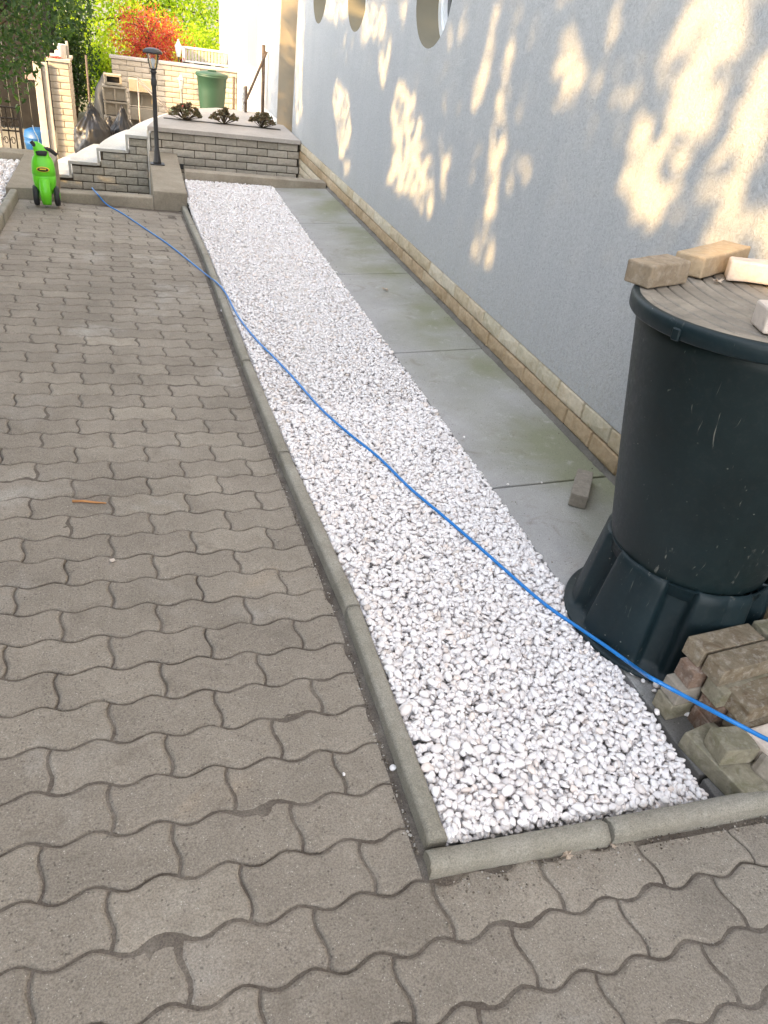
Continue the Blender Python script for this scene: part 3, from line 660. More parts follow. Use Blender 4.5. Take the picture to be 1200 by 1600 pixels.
# ------------------------------------------------------------------ curved stair and its stepped brick wall
stair = empty('stair', (-0.3, YL, -0.6), label='curved white steps rising beside a stepped brick wall', cat='stair')
sinv = Matrix.Translation((0.3, -YL, 0.6))
def sp(o): o.matrix_parent_inverse = sinv; return o
steps = [(-0.06, 0.123), (-0.385, -0.045), (-0.705, -0.205), (-1.02, -0.36)]     # nose x, tread height
for i, (x0, zt) in enumerate(steps):
    x1 = 0.20
    nx_ = steps[i-1][0]+0.02 if i else 0.184
    pl = [(x0, YL-0.03), (nx_, YL-0.03), (nx_, YL+0.1005), (x1, YL+0.1005), (x1+0.35, 12.0)]
    n = 12; R_ = 1.5
    for k in range(n+1):
        t = k/n; yy = 12.0-(12.0-YL+0.03)*t; xx = x0+0.55*((1-t)**1.6)*1.0
        if k > 0: pl.append((xx, yy))
        else: pl.append((xx, yy))
    me = prism('tread', pl[:-1], zt-0.026, zt, 0.005)
    sp(mesh_obj('tread', me, M['tread'], stair))
    ri = [(max(a, x0+0.035), b) for a, b in [(p_[0]+0.03, max(p_[1], YL+0.1005)) for p_ in pl[4:-1]]]
    sp(mesh_obj('riser', prism('riser', [(x1, YL+0.1005)]+ri, -0.6, zt-0.0265), M['tread'], stair))
    nx = steps[i-1][0] if i else 0.185
    # trim following the front of each step
    bm = bmesh.new(); bm_box(bm, x0-0.006, nx-0.012, YL-0.045, YL-0.0305, zt-0.028, zt+0.004, 0.002); sp(mesh_obj('trim', from_bm(bm, 'trim'), M['nosing'], stair))
    bm = bmesh.new(); bm_box(bm, x0-0.006, x0+0.022, YL-0.0452, YL-0.0307, (steps[i+1][1]+0.0045 if i < 3 else -0.6), zt-0.0285, 0.002); sp(mesh_obj('trim', from_bm(bm, 'trim'), M['nosing'], stair))
bm = bmesh.new()
for i, (x0, zt) in enumerate(steps):
    x1 = steps[i-1][0]+0.03 if i else 0.17
    bm_box(bm, x0+0.03, x1, YL+0.02, YL+0.1, -0.6, zt-0.175 if i < 3 else -0.5)
    bm_box(bm, x0+0.03, x1-0.001, YL-0.004, YL+0.019, -0.6, zt-0.03)
sp(mesh_obj('wall', from_bm(bm, 'wall'), M['mortar_dark'], stair))
BS = [m_.copy() for m_ in BR]
def fits(a, b, zc):
    xa = -1.05+a
    for x0, zt in steps:
        if -1.05+a >= x0-0.13 and zc+BH/2 <= zt-0.012: return True
    return False
def stair_bricks():
    for r in range(8):
        zc = 0.088-BH*(r+0.5); 
        ok = [x0 for x0, zt in steps if zc+BH/2 <= zt-0.02]
        if not ok: continue
        xs = min(ok)+0.028; s = 0.172
        first = 0.125 if r % 2 else 0.25
        b = s
        while b > xs+0.03:
            a = max(b-(first if b == s else BP), xs)
            o = mesh_obj('brick', random.choice(BS), M['clinker_grey'], stair); o.location = ((a+b)/2, YL-0.012, zc); o.scale = ((b-a-0.008)/LB, 1, 1); o.matrix_parent_inverse = sinv
            o.rotation_euler = (0, random.gauss(0, .003), random.gauss(0, .006)); b = a
stair_bricks()
bm = bmesh.new(); bm_box(bm, 0.176, 0.208, YL-0.03, YL+0.02, -0.6, 0.1895, 0.003); lp(mesh_obj('corner_strip', from_bm(bm, 'corner_strip'), M['tread'], land))
# ------------------------------------------------------------------ gravel (dropped stone by stone onto a height field)
def ico(sub):
    bm = bmesh.new(); bmesh.ops.create_icosphere(bm, subdivisions=sub, radius=1.0)
    V = np.array([v.co[:] for v in bm.verts]); Fq = np.array([[v.index for v in f.verts] for f in bm.faces]); bm.free(); return V, Fq
ICO1, ICO2 = ico(1), ico(2)
def pebble_shape(V, r):
    # angular tumbled chip: clip the unit sphere with random planes, keep it slightly rounded
    d = np.ones(len(V))*1.0
    for _ in range(7):
        n = r.normal(size=3); n /= np.linalg.norm(n); h = r.uniform(0.52, 0.90); c = V@n
        d = np.minimum(d, np.where(c > 1e-3, h/np.maximum(c, 1e-3), 9))
    return V*d[:, None]
SH1 = [pebble_shape(ICO1[0], rng) for _ in range(40)]; SH2 = [pebble_shape(ICO2[0], rng) for _ in range(60)]
def gravel(name, x0f, x1f, y0, y1, zf, dens, smin, smax, mat, levels, near_y, floor_extra=-0.03, res=0.004, seed=1):
    r = np.random.default_rng(seed); X0 = -3.2 if x0f(y0) < -1 else 0.4; X1 = 1.6
    nx = int((X1-X0)/res); ny = int((y1-y0+0.1)/res)
    gx = X0+np.arange(nx)*res; gy = y0-0.05+np.arange(ny)*res
    H = zf(gx[None, :], gy[:, None])-levels
    Vs, Fs, off = [], [], 0
    N = int(dens)
    ys = r.uniform(y0, y1, N); xs = np.array([r.uniform(x0f(y), x1f(y)) for y in ys])
    for i in range(N):
        y, x = ys[i], xs[i]; s = r.uniform(smin, smax)*r.choice([0.7, 0.95, 1.15, 1.5], p=[.30, .35, .25, .10])*0.5
        a, b, c = s*r.uniform(0.95, 1.35), s*r.uniform(0.72, 1.0), s*r.uniform(0.40, 0.68)
        lx = x1f(y)-a*0.8 if r.random() < 0.9 else x1f(y)+a*0.4; x = min(max(x, x0f(y)+b), lx); y = min(max(y, y0+a), y1-a)
        rad = (a+b)/2*0.9; ix, iy = int((x-X0)/res), int((y-gy[0])/res); k = max(1, int(rad*0.8/res))
        sl_ = H[max(iy-k, 0):iy+k+1, max(ix-k, 0):ix+k+1]
        if sl_.size == 0: continue
        top = np.partition(sl_.ravel(), int(sl_.size*0.72))[int(sl_.size*0.72)]
        if top > float(zf(x, y)): continue
        zc = top+c*0.55
        # local tilt following what it lands on
        gyv = (sl_[-1].mean()-sl_[0].mean())/(2*k*res); gxv = (sl_[:, -1].mean()-sl_[:, 0].mean())/(2*k*res)
        tx = math.atan(np.clip(gyv, -1, 1))*0.7+r.normal()*0.16; ty = -math.atan(np.clip(gxv, -1, 1))*0.7+r.normal()*0.22; tz = r.uniform(0, 6.283)
        if r.random() < 0.07: tx += r.choice([-1, 1])*r.uniform(0.5, 1.3)
        cz_, sz_ = math.cos(tz), math.sin(tz); cx_, sx_ = math.cos(tx), math.sin(tx); cy_, sy_ = math.cos(ty), math.sin(ty)
        Rz = np.array([[cz_, -sz_, 0], [sz_, cz_, 0], [0, 0, 1]]); Rx = np.array([[1, 0, 0], [0, cx_, -sx_], [0, sx_, cx_]]); Ry = np.array([[cy_, 0, sy_], [0, 1, 0], [-sy_, 0, cy_]])
        fine = y < near_y
        if fine: V = SH2[r.integers(60)]; Fq = ICO2[1]
        else: V = SH1[r.integers(40)]; Fq = ICO1[1]
        P = (V*np.array([a, b, c]))@(Rz.T@(Ry@Rx).T) if False else ((V*np.array([a, b, c]))@Rz.T)@(Ry@Rx).T
        P = P+np.array([x, y, zc]); Vs.append(P); Fs.append(Fq+off); off += len(P)
        kk = int(a/res)+1; yy0, yy1, xx0, xx1 = max(iy-kk, 0), min(iy+kk+1, ny), max(ix-kk, 0), min(ix+kk+1, nx)
        dy_ = gy[yy0:yy1, None]-y; dx_ = gx[None, xx0:xx1]-x
        q = (dx_**2+dy_**2)/(rad*rad); hh = zc+c*np.sqrt(np.clip(1-q, 0, 1))*0.62
        sub = H[yy0:yy1, xx0:xx1]; np.copyto(sub, np.where(q < 1, np.maximum(sub, hh), sub))
    me = from_np(np.concatenate(Vs), np.concatenate(Fs), name, True)
    o = mesh_obj(name, me, mat); return tag(o, kind='stuff'), H
def zg(x, y):
    t = np.clip((x-0.55)/0.86, 0, 1); left = PA+PB*0.5+PC*y+0.046; left = np.where(y > 6.2, left+(y-6.2)*0.03, left)
    z = left*(1-t)+(-0.030)*t+0.012*np.sin(t*np.pi)
    k = np.clip((y-7.2)/1.1, 0, 1); return z*(1-k)+k*np.maximum(z, -0.02)
def gl(y): return kx(min(y, 7.7))+0.050 if y < 7.74 else 0.497
def gr(y): return 1.416-max(0.0, (1.25-y))*0.10+0.02*math.sin(y*3.1)*(y < 1.4)
# pale chips under the stones, coloured light to lift the shade in the gaps
tag(mesh_obj('gravel_bed', earth('gravel_bed', [(0.52, 0.87), (1.41, 0.86), (1.41, 8.36), (0.52, 8.36)], [-0.008, -0.062, -0.066, -0.19]), M['chips']), kind='structure')
gravel('gravel', gl, gr, 0.846, 8.355, zg, 125000, 0.0150, 0.0262, M['pebble'], 0.036, 3.2, seed=4)
tag(mesh_obj('gravel_bed', earth('gravel_bed', [(-3.2, 5.5), (-1.06, 5.5), (-1.09, 9.19), (-3.2, 9.19)], [-0.13, -0.13, -0.16, -0.16]), M['soil']), kind='structure')
gravel('gravel', lambda y: -2.2, lambda y: -1.08, 6.0, 9.15, lambda x, y: -0.105+0*x+0*y, 9000, 0.025, 0.045, M['pebble'], 0.03, 0, seed=9)
# stray pebbles
def stray(p, s, label, seed=0):
    r = np.random.default_rng(100+seed); V = pebble_shape(ICO2[0], r)*np.array([s*0.55, s*0.45, s*0.36])
    o = mesh_obj('pebble', from_np(V, ICO2[1], 'pebble', True), M['pebble']); o.location = p+Vector((0, 0, s*0.28)); o.rotation_euler = (r.normal()*0.2, r.normal()*0.2, r.uniform(0, 6)); return tag(o, label, 'pebble', 'stray white pebbles')
for i, (u, v, s, f, lab) in enumerate([
    (614, 1201, 0.021, 'D', 'white pebble on the paving against the long kerb near its front corner'),
    (537, 1211, 0.011, 'D', 'tiny chip of white stone on the paving left of the lone pebble by the kerb'),
    (388, 587, 0.024, 'D', 'white pebble in the dark gap beside the kerb just below where the hose crosses'),
    (375, 557, 0.018, 'D', 'small pale pebble in the dark joint beside the kerb, farther than its bigger neighbour'),
    (347, 487, 0.022, 'D', 'white pebble in the kerb joint just past the crossing of the blue hose'),
    (281, 329, 0.028, 'D', 'white pebble on the last paving row by the concrete block'),
    (898, 691, 0.020, 'Z', 'white pebble on the concrete slab near the brick plinth'),
    (725, 684, 0.014, 'Z', 'small white pebble on the slab close to the gravel edge'),
    (793, 758, 0.014, 'Z', 'pebble lying on the slab joint next to the gravel'),
    (846, 755, 0.010, 'Z', 'tiny pebble in the middle of the slab joint'),
    (988, 1052, 0.028, 'Z', 'flat white pebble on the bare concrete beside the barrel stand'),
    (1003, 1056, 0.018, 'Z', 'small pebble next to the flat white one by the barrel stand'),
    (1004, 1065, 0.016, 'Z', 'lowest of the little pebbles below the hose by the stand'),
    (1025, 1073, 0.028, 'Z', 'long white pebble half under the hose by the brick pile'),
    (1021, 1081, 0.018, 'Z', 'pebble on bare concrete just below the hose, left of the brick pile'),
    (1026, 1115, 0.024, 'Z', 'pebble lying alone on the dark concrete strip left of the brick pile'),
    (1073, 1117, 0.026, 'Z', 'elongated pebble at the foot of the brick pile'),
    (1080, 1153, 0.024, 'Z', 'pebble on the concrete close to the long bottom brick'),
    (1074, 1168, 0.012, 'Z', 'tiny pebble under the one close to the long bottom brick'),
    (1105, 1200, 0.024, 'Z', 'white pebble leaning at the side of the long bottom brick'),
    (884, 1388, 0.004, 'D', None)]):
    if not lab: continue
    p = atD(u, v, 0.0) if f == 'D' else atZ(u, v, -0.026); stray(p, s, lab, i)
# grit and crumbs swept against the kerbs
def grit():
    r = np.random.default_rng(77); Vs, Fs, off = [], [], 0
    V0, F0 = ICO1
    def put(x, y, z, s):
        nonlocal off
        V = V0*np.array([s, s*r.uniform(.6, 1), s*r.uniform(.4, .8)])*r.uniform(0.8, 1.2, size=(len(V0), 1)); a = r.uniform(0, 6.28); c_, s_ = math.cos(a), math.sin(a)
        V = V@np.array([[c_, s_, 0], [-s_, c_, 0], [0, 0, 1]])+np.array([x, y, z+s*0.3]); Vs.append(V); Fs.append(F0+off); off += len(V0)
    for _ in range(900):
        y = 0.85+6.8*r.uniform()**1.6; x = kx(y)-0.014-abs(r.normal())*0.010; put(x, y, dz(x, y)+0.000, r.uniform(0.0012, 0.0038))
    for _ in range(420):
        x = r.uniform(0.56, 1.95); y = 0.778-abs(r.normal())*0.022; put(x, y, dz(x, y), r.uniform(0.001, 0.0035))
    for _ in range(380):
        x = r.uniform(-0.9, 1.7); y = r.uniform(0.3, 3.5)
        if x > kx(y)-0.03 and y > 0.77: continue
        put(x, y, dz(x, y)+0.0003, r.uniform(0.0008, 0.0022))
    for _ in range(260):
        y = r.uniform(0.9, 8.2); x = 1.43+abs(r.normal())*0.05 if r.uniform() < 0.5 else 1.985-abs(r.normal())*0.04; put(x, y, zs(x)+0.001, r.uniform(0.001, 0.0035))
    return from_np(np.concatenate(Vs), np.concatenate(Fs), 'debris', True)
M['grit'] = mat_brick('grit_grains', [(0.06, 0.05, 0.04), (0.16, 0.13, 0.10), (0.25, 0.21, 0.17), (0.55, 0.52, 0.48)], island=True)
tag(mesh_obj('debris', grit(), M['grit']), 'fine grit and crumbs along the kerbs and slabs', kind='stuff')
# ------------------------------------------------------------------ barrel on its stand
BX, BY = 1.665, 1.515
stand = empty('barrel_stand', (BX, BY, zs(BX)), label='dark plastic barrel stand with broad flaring lobes between the gravel and the wall', cat='barrel stand')
SH = 0.330
def lobes(r, z, th):
    t = max(0.0, 1-z/SH); ph = ((math.degrees(th)+131)/60) % 1.0; dist = min(ph, 1-ph)
    w_ = 1/(1+math.exp(-(dist-(0.15-0.03*t))*95))
    out = 0.268+0.036*t+0.004*math.sin(math.pi*min(1, (dist-0.15)/0.35)); inn = 0.235+0.045*t*t
    return out*w_+inn*(1-w_)
def standfn(r, z, th):
    if z <= 0.013: return r
    if z > SH-0.0165:
        k = (z-(SH-0.0165))/0.0165; L = lobes(r, SH-0.0165, th); return L-0.010*k-(0.0 if k < 0.9 else 0.006)
    return lobes(r, z, th)
prof = [(0.330, 0.0), (0.331, 0.008), (0.326, 0.0125)]+[(0.3, 0.0135+i*(SH-0.030)/14) for i in range(15)]+[(0.26, SH-0.008), (0.26, SH-0.002), (0.25, SH)]
me = lathe('body', prof, 360, True, standfn, cap=False)
mesh_obj('body', me, M['stand'], stand)
mesh_obj('collar', lathe('collar', [(0.262, SH-0.004), (0.256, SH-0.001), (0.2520, SH-0.006), (0.2500, SH-0.05), (0.22, SH-0.06)], 96, True, cap=False), M['stand'], stand)
butt = empty('water_butt', (1.663, 1.520, zs(BX)+0.318), label='tall dark green water barrel with bricks on its lid by the white wall', cat='water barrel')
butt.rotation_euler = (-0.035, -0.062, 0)
BHt = 0.803
body = [(0.228, -0.03), (0.243, -0.026), (0.2475, -0.008)]+[(0.249+0.094*(i/14)**0.92, (BHt-0.03)*i/14) for i in range(0, 15)]
mesh_obj('body', lathe('body', body, 128, True), M['butt'], butt)
RL = 0.365
rim = [(RL-0.022, BHt-0.050), (RL-0.004, BHt-0.049), (RL-0.0005, BHt-0.044), (RL, BHt-0.020), (RL-0.0015, BHt-0.011), (RL-0.006, BHt-0.004), (RL-0.013, BHt-0.001), (RL-0.020, BHt-0.003)]
lid = mesh_obj('lid', lathe('lid', rim, 144, True, cap=False), M['stand'], butt)
# lid plate with curved grooves
def lidplate():
    N = 300; xs = np.linspace(-0.35, 0.35, N); X, Y = np.meshgrid(xs, xs); Rr = np.hypot(X, Y)
    Z = np.full_like(X, BHt-0.004)
    for k in range(-9, 8):
        d = np.abs(X-k*0.046-0.7*Y**2-0.05*Y); inside = (Rr < 0.325)
        Z -= 0.009*np.exp(-(d/0.0030)**4)*inside
    Z += 0.0*X; idx = np.arange(N*N).reshape(N, N); keep = (Rr[:-1, :-1] < 0.348) & (Rr[1:, 1:] < 0.348) & (Rr[1:, :-1] < 0.348) & (Rr[:-1, 1:] < 0.348)
    Fq = np.stack([idx[:-1, :-1], idx[:-1, 1:], idx[1:, 1:], idx[1:, :-1]], -1)[keep]
    return from_np(np.stack([X, Y, Z], -1).reshape(-1, 3), Fq, 'lid_plate', True)
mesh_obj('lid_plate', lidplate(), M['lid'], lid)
bm = bmesh.new(); bm_box(bm, -RL-0.005, -RL+0.008, -0.012, 0.012, BHt-0.052, BHt-0.020, 0.003, mat=Matrix.Rotation(R(14), 4, 'Z')); mesh_obj('clip', from_bm(bm, 'clip'), M['stand'], lid)
bpy.context.view_layer.update()
LM = butt.matrix_basis.copy()
def on_lid(u, v, h=0.0):
    """point of the lid plane (raised by h) seen at pixel u, v"""
    n = LM.to_3x3()@Vector((0, 0, 1)); p0 = LM@Vector((0, 0, BHt-0.002+h)); d = ray(u, v); return EYE+d*((p0-EYE).dot(n)/d.dot(n))
# ------------------------------------------------------------------ loose bricks
M['b_brown'] = mat_brick('brown_brick', [(0.25, 0.205, 0.145), (0.31, 0.25, 0.18)], 0.62, 1.3, bleach=0.6, stain=((0.13, 0.085, 0.05), 0.7))
M['b_red'] = mat_brick('reddish_brick', [(0.24, 0.165, 0.125), (0.27, 0.19, 0.145)], 0.6, 1.3, bleach=0.6, stain=((0.16, 0.07, 0.04), 0.6))
M['b_olive'] = mat_brick('olive_grey_brick', [(0.27, 0.245, 0.18), (0.32, 0.29, 0.22)], 0.68, 1.2, bleach=0.35, stain=((0.16, 0.15, 0.09), 0.7))
M['b_pink'] = mat_brick('pinkish_white_brick', [(0.62, 0.53, 0.46), (0.66, 0.57, 0.50)], 0.85, 1.0)
M['b_sand'] = mat_brick('sandy_brick', [(0.40, 0.30, 0.19), (0.46, 0.35, 0.23)], 0.8, 1.3, bleach=0.3)
M['b_lid'] = mat_brick('brown_lid_brick', [(0.30, 0.235, 0.165), (0.33, 0.26, 0.185)], 0.7, 1.2, bleach=0.4)
M['b_grey'] = mat_brick('grey_brick', [(0.27, 0.24, 0.20), (0.32, 0.285, 0.24)], 0.75, 1.1, bleach=0.25)
def brick(name, L, Wd, H, loc, rz, mt, label, seed=0, rough=0.0015, rx=0.0, ry=0.0, bev=0.0032, M3=None, cat='brick', grp=None):
    o = mesh_obj(name, box_me(name, L, Wd, H, bev, 2, rough, seed=seed, cuts=3), M[mt])
    mm = Matrix.Translation(loc)@(M3.to_4x4() if M3 else Matrix.Identity(4))@Matrix.Rotation(rz, 4, 'Z')@Matrix.Rotation(ry, 4, 'Y')@Matrix.Rotation(rx, 4, 'X')
    o.matrix_basis = mm; return tag(o, label, cat, grp)
PG = 'bricks stacked beside the barrel'
def pile(x, y, z, L, mt, label, rz=0.06, Wd=0.070, H=0.0615, seed=0, **k):
    """x, y = middle of the end that faces left"""
    return brick('brick', L, Wd, H, Vector((x+L/2*math.cos(rz), y+L/2*math.sin(rz), z)), rz, mt, label, seed, grp=PG, **k)
Z0 = zs(1.45)+0.001
zl = [Z0+0.0622*i for i in range(5)]
pile(1.425, 1.150, zl[0], 0.23, 'b_olive', 'lowest olive brick at the far left foot of the stack beside the barrel', 0.03, seed=1)
pile(1.432, 1.152, zl[1], 0.23, 'b_grey', 'grey brick second from the ground at the far left of the stack', 0.05, seed=2)
pile(1.458, 1.156, zl[2], 0.22, 'b_red', 'reddish brick end right below the topmost far brick of the stack', 0.02, seed=3)
pile(1.478, 1.178, zl[3], 0.24, 'b_brown', 'brown stained brick on top of the stack, closest to the barrel', 0.09, seed=4)
pile(1.738, 1.205, zl[3], 0.23, 'b_olive', 'brick on top of the stack behind the closest one to the barrel, against the wall', 0.05, seed=5)
pile(1.735, 1.150, zl[2], 0.23, 'b_brown', 'brick in the third layer of the stack, hidden behind the reddish end', 0.0, seed=25)
pile(1.700, 1.150, zl[1], 0.23, 'b_brown', 'brick in the second layer of the stack towards the wall', 0.0, seed=26)
pile(1.700, 1.150, zl[0], 0.23, 'b_grey', 'brick in the bottom layer of the stack towards the wall', 0.0, seed=27)
pile(1.500, 1.075, zl[0], 0.24, 'b_red', 'dark reddish brick at the bottom of the second row of the stack', 0.02, seed=6)
pile(1.505, 1.072, zl[1], 0.24, 'b_red', 'reddish brown brick in the second layer, middle row of the stack', 0.03, seed=7)
pile(1.497, 1.076, zl[2], 0.24, 'b_olive', 'olive brick end between the reddish brick and the brown one, third layer', 0.04, seed=8)
pile(1.490, 1.100, zl[3], 0.27, 'b_brown', 'long brown brick on top of the stack with a mossy olive side', 0.10, seed=9)
pile(1.770, 1.120, zl[3], 0.20, 'b_brown', 'brick on top of the stack following the long brown one towards the wall', 0.06, seed=10)
pile(1.545, 0.998, zl[0], 0.24, 'b_brown', 'bottom brick under the wide brown one at the front of the stack', 0.04, seed=11)
pile(1.540, 0.998, zl[1], 0.24, 'b_brown', 'shaded brown brick right under the large chipped one', 0.04, seed=12)
pile(1.530, 1.016, zl[2], 0.26, 'b_brown', 'large chipped brown brick in the third layer behind the blue hose', 0.12, Wd=0.085, seed=13, rough=0.003)
brick('brick', 0.24, 0.085, 0.066, Vector((1.660, 0.925, zl[1]+0.010)), 0.10, 'b_pink', 'pinkish white brick with a broken corner lying under the hose', 14, 0.007, ry=-0.05, grp=PG, bev=0.008)
brick('brick', 0.23, 0.09, 0.062, Vector((1.680, 0.925, zl[0])), 0.05, 'b_grey', 'brick carrying the pinkish white broken one', 28, 0.003, grp=PG)
brick('brick', 0.105, 0.082, 0.060, Vector((1.487, 0.940, zl[1])), -0.10, 'b_olive', 'half brick lying on the long bottom brick at the front', 15, 0.003, grp=PG)
brick('brick', 0.245, 0.115, 0.060, Vector((1.487, 0.967-0.05, zl[0]-0.001)), R(-80), 'b_olive', 'long bottom brick pointing at the front kerb beside the gravel', 16, 0.003, grp=PG)
brick('stone', 0.125, 0.10, 0.075, Vector((1.585, 0.865-0.005, zl[0]+0.035)), R(20), 'b_grey', 'rounded grey stone at the front corner of the brick stack', 17, 0.010, ry=0.25, bev=0.02, cat='stone')
brick('brick', 0.22, 0.07, 0.05, Vector((1.69, 0.868, zl[0])), 0.05, 'b_olive', 'olive brick behind the rounded grey stone by the front kerb', 18, 0.003, grp=PG)
b0 = atZ(897, 800, zs(1.68)); b1 = atZ(911, 741, zs(1.68)); ang = math.atan2(b1.y-b0.y, b1.x-b0.x)
brick('brick', 0.235, 0.072, 0.062, Vector(((b0.x*0.5+b1.x*0.5)-0.012, (b0.y+b1.y)/2-0.022, zs(1.74)+0.001)), ang, 'b_grey', 'single greyish brown brick lying alone on the concrete slab by the joint', 30, 0.002)
# bricks on the lid
L3 = LM.to_3x3()
def lidbrick(u0, v0, u1, v1, Wd, L, H, mt, label, seed, name='brick', back=True, rough=0.003, bev=0.006):
    """bottom front edge runs between two pixels on the lid; brick extends away from the viewer"""
    p, q = on_lid(u0, v0), on_lid(u1, v1); d = (q-p).normalized(); n = L3@Vector((0, 0, 1)); s = n.cross(d).normalized()
    c = p+d*L/2+s*Wd/2+n*0.0015
    m3 = Matrix((d, s, n)).transposed()
    o = mesh_obj(name, box_me(name, L, Wd, H, bev, 2, rough, seed=seed, cuts=3), M[mt]); o.matrix_basis = Matrix.Translation(c)@m3.to_4x4(); return tag(o, label, 'brick', 'bricks on the barrel lid')
lidbrick(1012, 453, 1086, 441, 0.092, 0.165, 0.062, 'b_lid', 'brown brick at the left rim of the barrel lid', 40)
lidbrick(1094, 438, 1175, 414, 0.095, 0.29, 0.062, 'b_sand', 'sunlit sandy brick at the back of the lid beside the brown one', 41)
lidbrick(1133, 440, 1200, 449, 0.085, 0.20, 0.058, 'b_pink', 'pale brick lying further forward on the lid near the wall side', 42, rough=0.005)
lidbrick(1190, 524, 1250, 529, 0.09, 0.19, 0.06, 'b_pink', 'pale brick at the front right of the lid, cut by the picture edge', 43)
# ------------------------------------------------------------------ dead leaves, stick
def leaf(p, n, s, seed, label, mt='leaf_dry'):
    r = random.Random(seed); bm = bmesh.new(); c = bm.verts.new((0, 0, 0.004)); ring = []
    for k in range(14):
        th = 2*math.pi*k/14; rr = s*(0.5 if k % 2 else 1.0)*r.uniform(0.75, 1.1); ring.append(bm.verts.new((rr*math.cos(th), rr*math.sin(th)*0.75, r.uniform(0.000, 0.010)*s/0.02)))
    for k in range(14): bm.faces.new((c, ring[k], ring[(k+1) % 14]))
    ex_ = bmesh.ops.extrude_face_region(bm, geom=bm.faces[:])
    for v in [v for v in ex_['geom'] if isinstance(v, bmesh.types.BMVert)]: v.co.z += 0.0008
    o = mesh_obj('dead_leaf', from_bm(bm, 'dead_leaf'), M[mt]); o.location = p; o.rotation_euler = n; return tag(o, label, 'leaf')
leaf(atD(886, 1337, 0.003), (0.05, 0, 0.4), 0.021, 1, 'dry pinkish leaf on the paving in front of the near kerb')
leaf(on_lid(1122, 441, 0.003), (-0.14, 0, 0.4), 0.022, 2, 'crumpled dry leaf on the barrel lid beside the bricks')
leaf(atD(957, 1322, 0.002), (0.05, 0, 2.0), 0.010, 3, 'small dark leaf scrap by the joint of the near kerb')
leaf(atZ(602, 453, -0.012), (0, 0, -0.6), 0.030, 4, 'pale leaf on the third slab from the far end', 'leaf_dry')
p0, p1 = atD(113, 783, 0.004), atD(166, 786, 0.004)
tag(mesh_obj('stick', tube('stick', [p0, p0.lerp(p1, .3)+Vector((0, 0.003, 0.001)), p0.lerp(p1, .7), p1], 0.004, 6, radii=[0.005, 0.0045, 0.004, 0.002]), M['stick']), 'orange-brown wood splinter lying on the paving', 'stick')
q = atD(176, 877, 0.002)
brick('stone_chip', 0.018, 0.014, 0.008, q, 0.4, 'b_pink', 'small pale chip of stone in the middle of the paving', 55, 0.003, cat='stone')
# ------------------------------------------------------------------ hose
hz = 0.0065
pts = []
for (u, v, k) in [(147, 296, 'k'), (152, 303, 7.685), (157, 309, 7.668), (163, 316, 7.655), (172, 323, 'D'), (192, 334, 'D'), (228, 358, 'D'), (262, 381, 'D'), (300, 411, 'D'), (322, 429, 'D'), (338, 441, 'K'), (352, 457, 'G'), (372, 494, 'G'), (400, 530, 'G'), (430, 560, 'G'), (462, 594, 'G'), (500, 637, 'G'), (540, 673, 'G'), (592, 715, 'G'), (640, 762, 'G'), (690, 804, 'G'), (740, 847, 'G'), (800, 900, 'G'), (850, 943, 'G'), (900, 978, 'G'), (950, 1012, 'S'), (985, 1037, 'S')]:
    if isinstance(k, float): p = atY(u, v, k)
    elif k == 'k': p = atZ(u, v, -0.068)
    elif k == 'k2': p = atZ(u, v, -0.068)
    elif k == 'D': p = atD(u, v, hz)
    elif k == 'K': p = atD(u, v, 0.062)
    elif k == 'S': p = atZ(u, v, 0.016 if u < 970 else 0.030)
    else:
        p = atZ(u, v, 0.0)
        for _ in range(6): p = atZ(u, v, float(zg(np.float64(p.x), np.float64(p.y)))+0.012)
    pts.append(p)
pts[0] = pts[0]+Vector((-0.02, 0.05, -0.0))
for (u, v, y) in [(1012, 1056, 1.155), (1030, 1066, 1.125), (1050, 1077, 1.10), (1080, 1093, 1.05), (1125, 1117, 0.970), (1165, 1138, 0.915), (1200, 1156, 0.865), (1245, 1176, 0.80)]: pts.append(atY(u, v, y))
HP = pts
tag(mesh_obj('hose', tube('hose', smooth_path(pts, 8), 0.0062, 12), M['hose']), 'bright blue hose running diagonally over paving, gravel and bricks', 'hose')
# ------------------------------------------------------------------ lamp post
LX, LY, LZ = 0.257, 9.043, -0.018
lamp = empty('lamp_post', (LX, LY, LZ), label='black garden lamp post standing on the long concrete block', cat='lamp post')
mesh_obj('base_plate', box_me('base_plate', 0.15, 0.12, 0.012, 0.003), M['black'], lamp)
mesh_obj('pole', lathe('pole', [(0.045, 0.012), (0.040, 0.03), (0.032, 0.10), (0.028, 0.14), (0.0235, 0.16), (0.0225, 0.74), (0.030, 0.76), (0.030, 0.80), (0.024, 0.815), (0.024, 0.86), (0.034, 0.87), (0.030, 0.885), (0.022, 0.895)], 24), M['black'], lamp)
hd = mesh_obj('lamp_head', lathe('lamp_head', [(0.022, 0.885), (0.036, 0.90), (0.040, 0.905)], 24), M['black'], lamp)
mesh_obj('lamp_glass', lathe('lamp_glass', [(0.036, 0.905), (0.048, 0.94), (0.060, 0.99), (0.066, 1.03), (0.064, 1.045)], 32, cap=False), M['clear'], lamp)
mesh_obj('bulb', lathe('bulb', [(0.012, 0.905), (0.014, 0.94), (0.022, 0.965), (0.020, 0.985), (0.008, 0.997)], 16), M['frame_white'], lamp)
for k in range(4):
    a = math.pi/4+k*math.pi/2; ps = [(math.cos(a)*r_, math.sin(a)*r_, z_) for r_, z_ in ((0.038, 0.903), (0.050, 0.94), (0.062, 0.99), (0.068, 1.03), (0.066, 1.05))]
    mesh_obj('rib', tube('rib', ps, 0.0045, 6), M['black'], lamp)
mesh_obj('lamp_shade', lathe('lamp_shade', [(0.066, 1.040), (0.094, 1.036), (0.097, 1.045), (0.090, 1.062), (0.060, 1.078), (0.02, 1.085)], 32), M['black'], lamp)
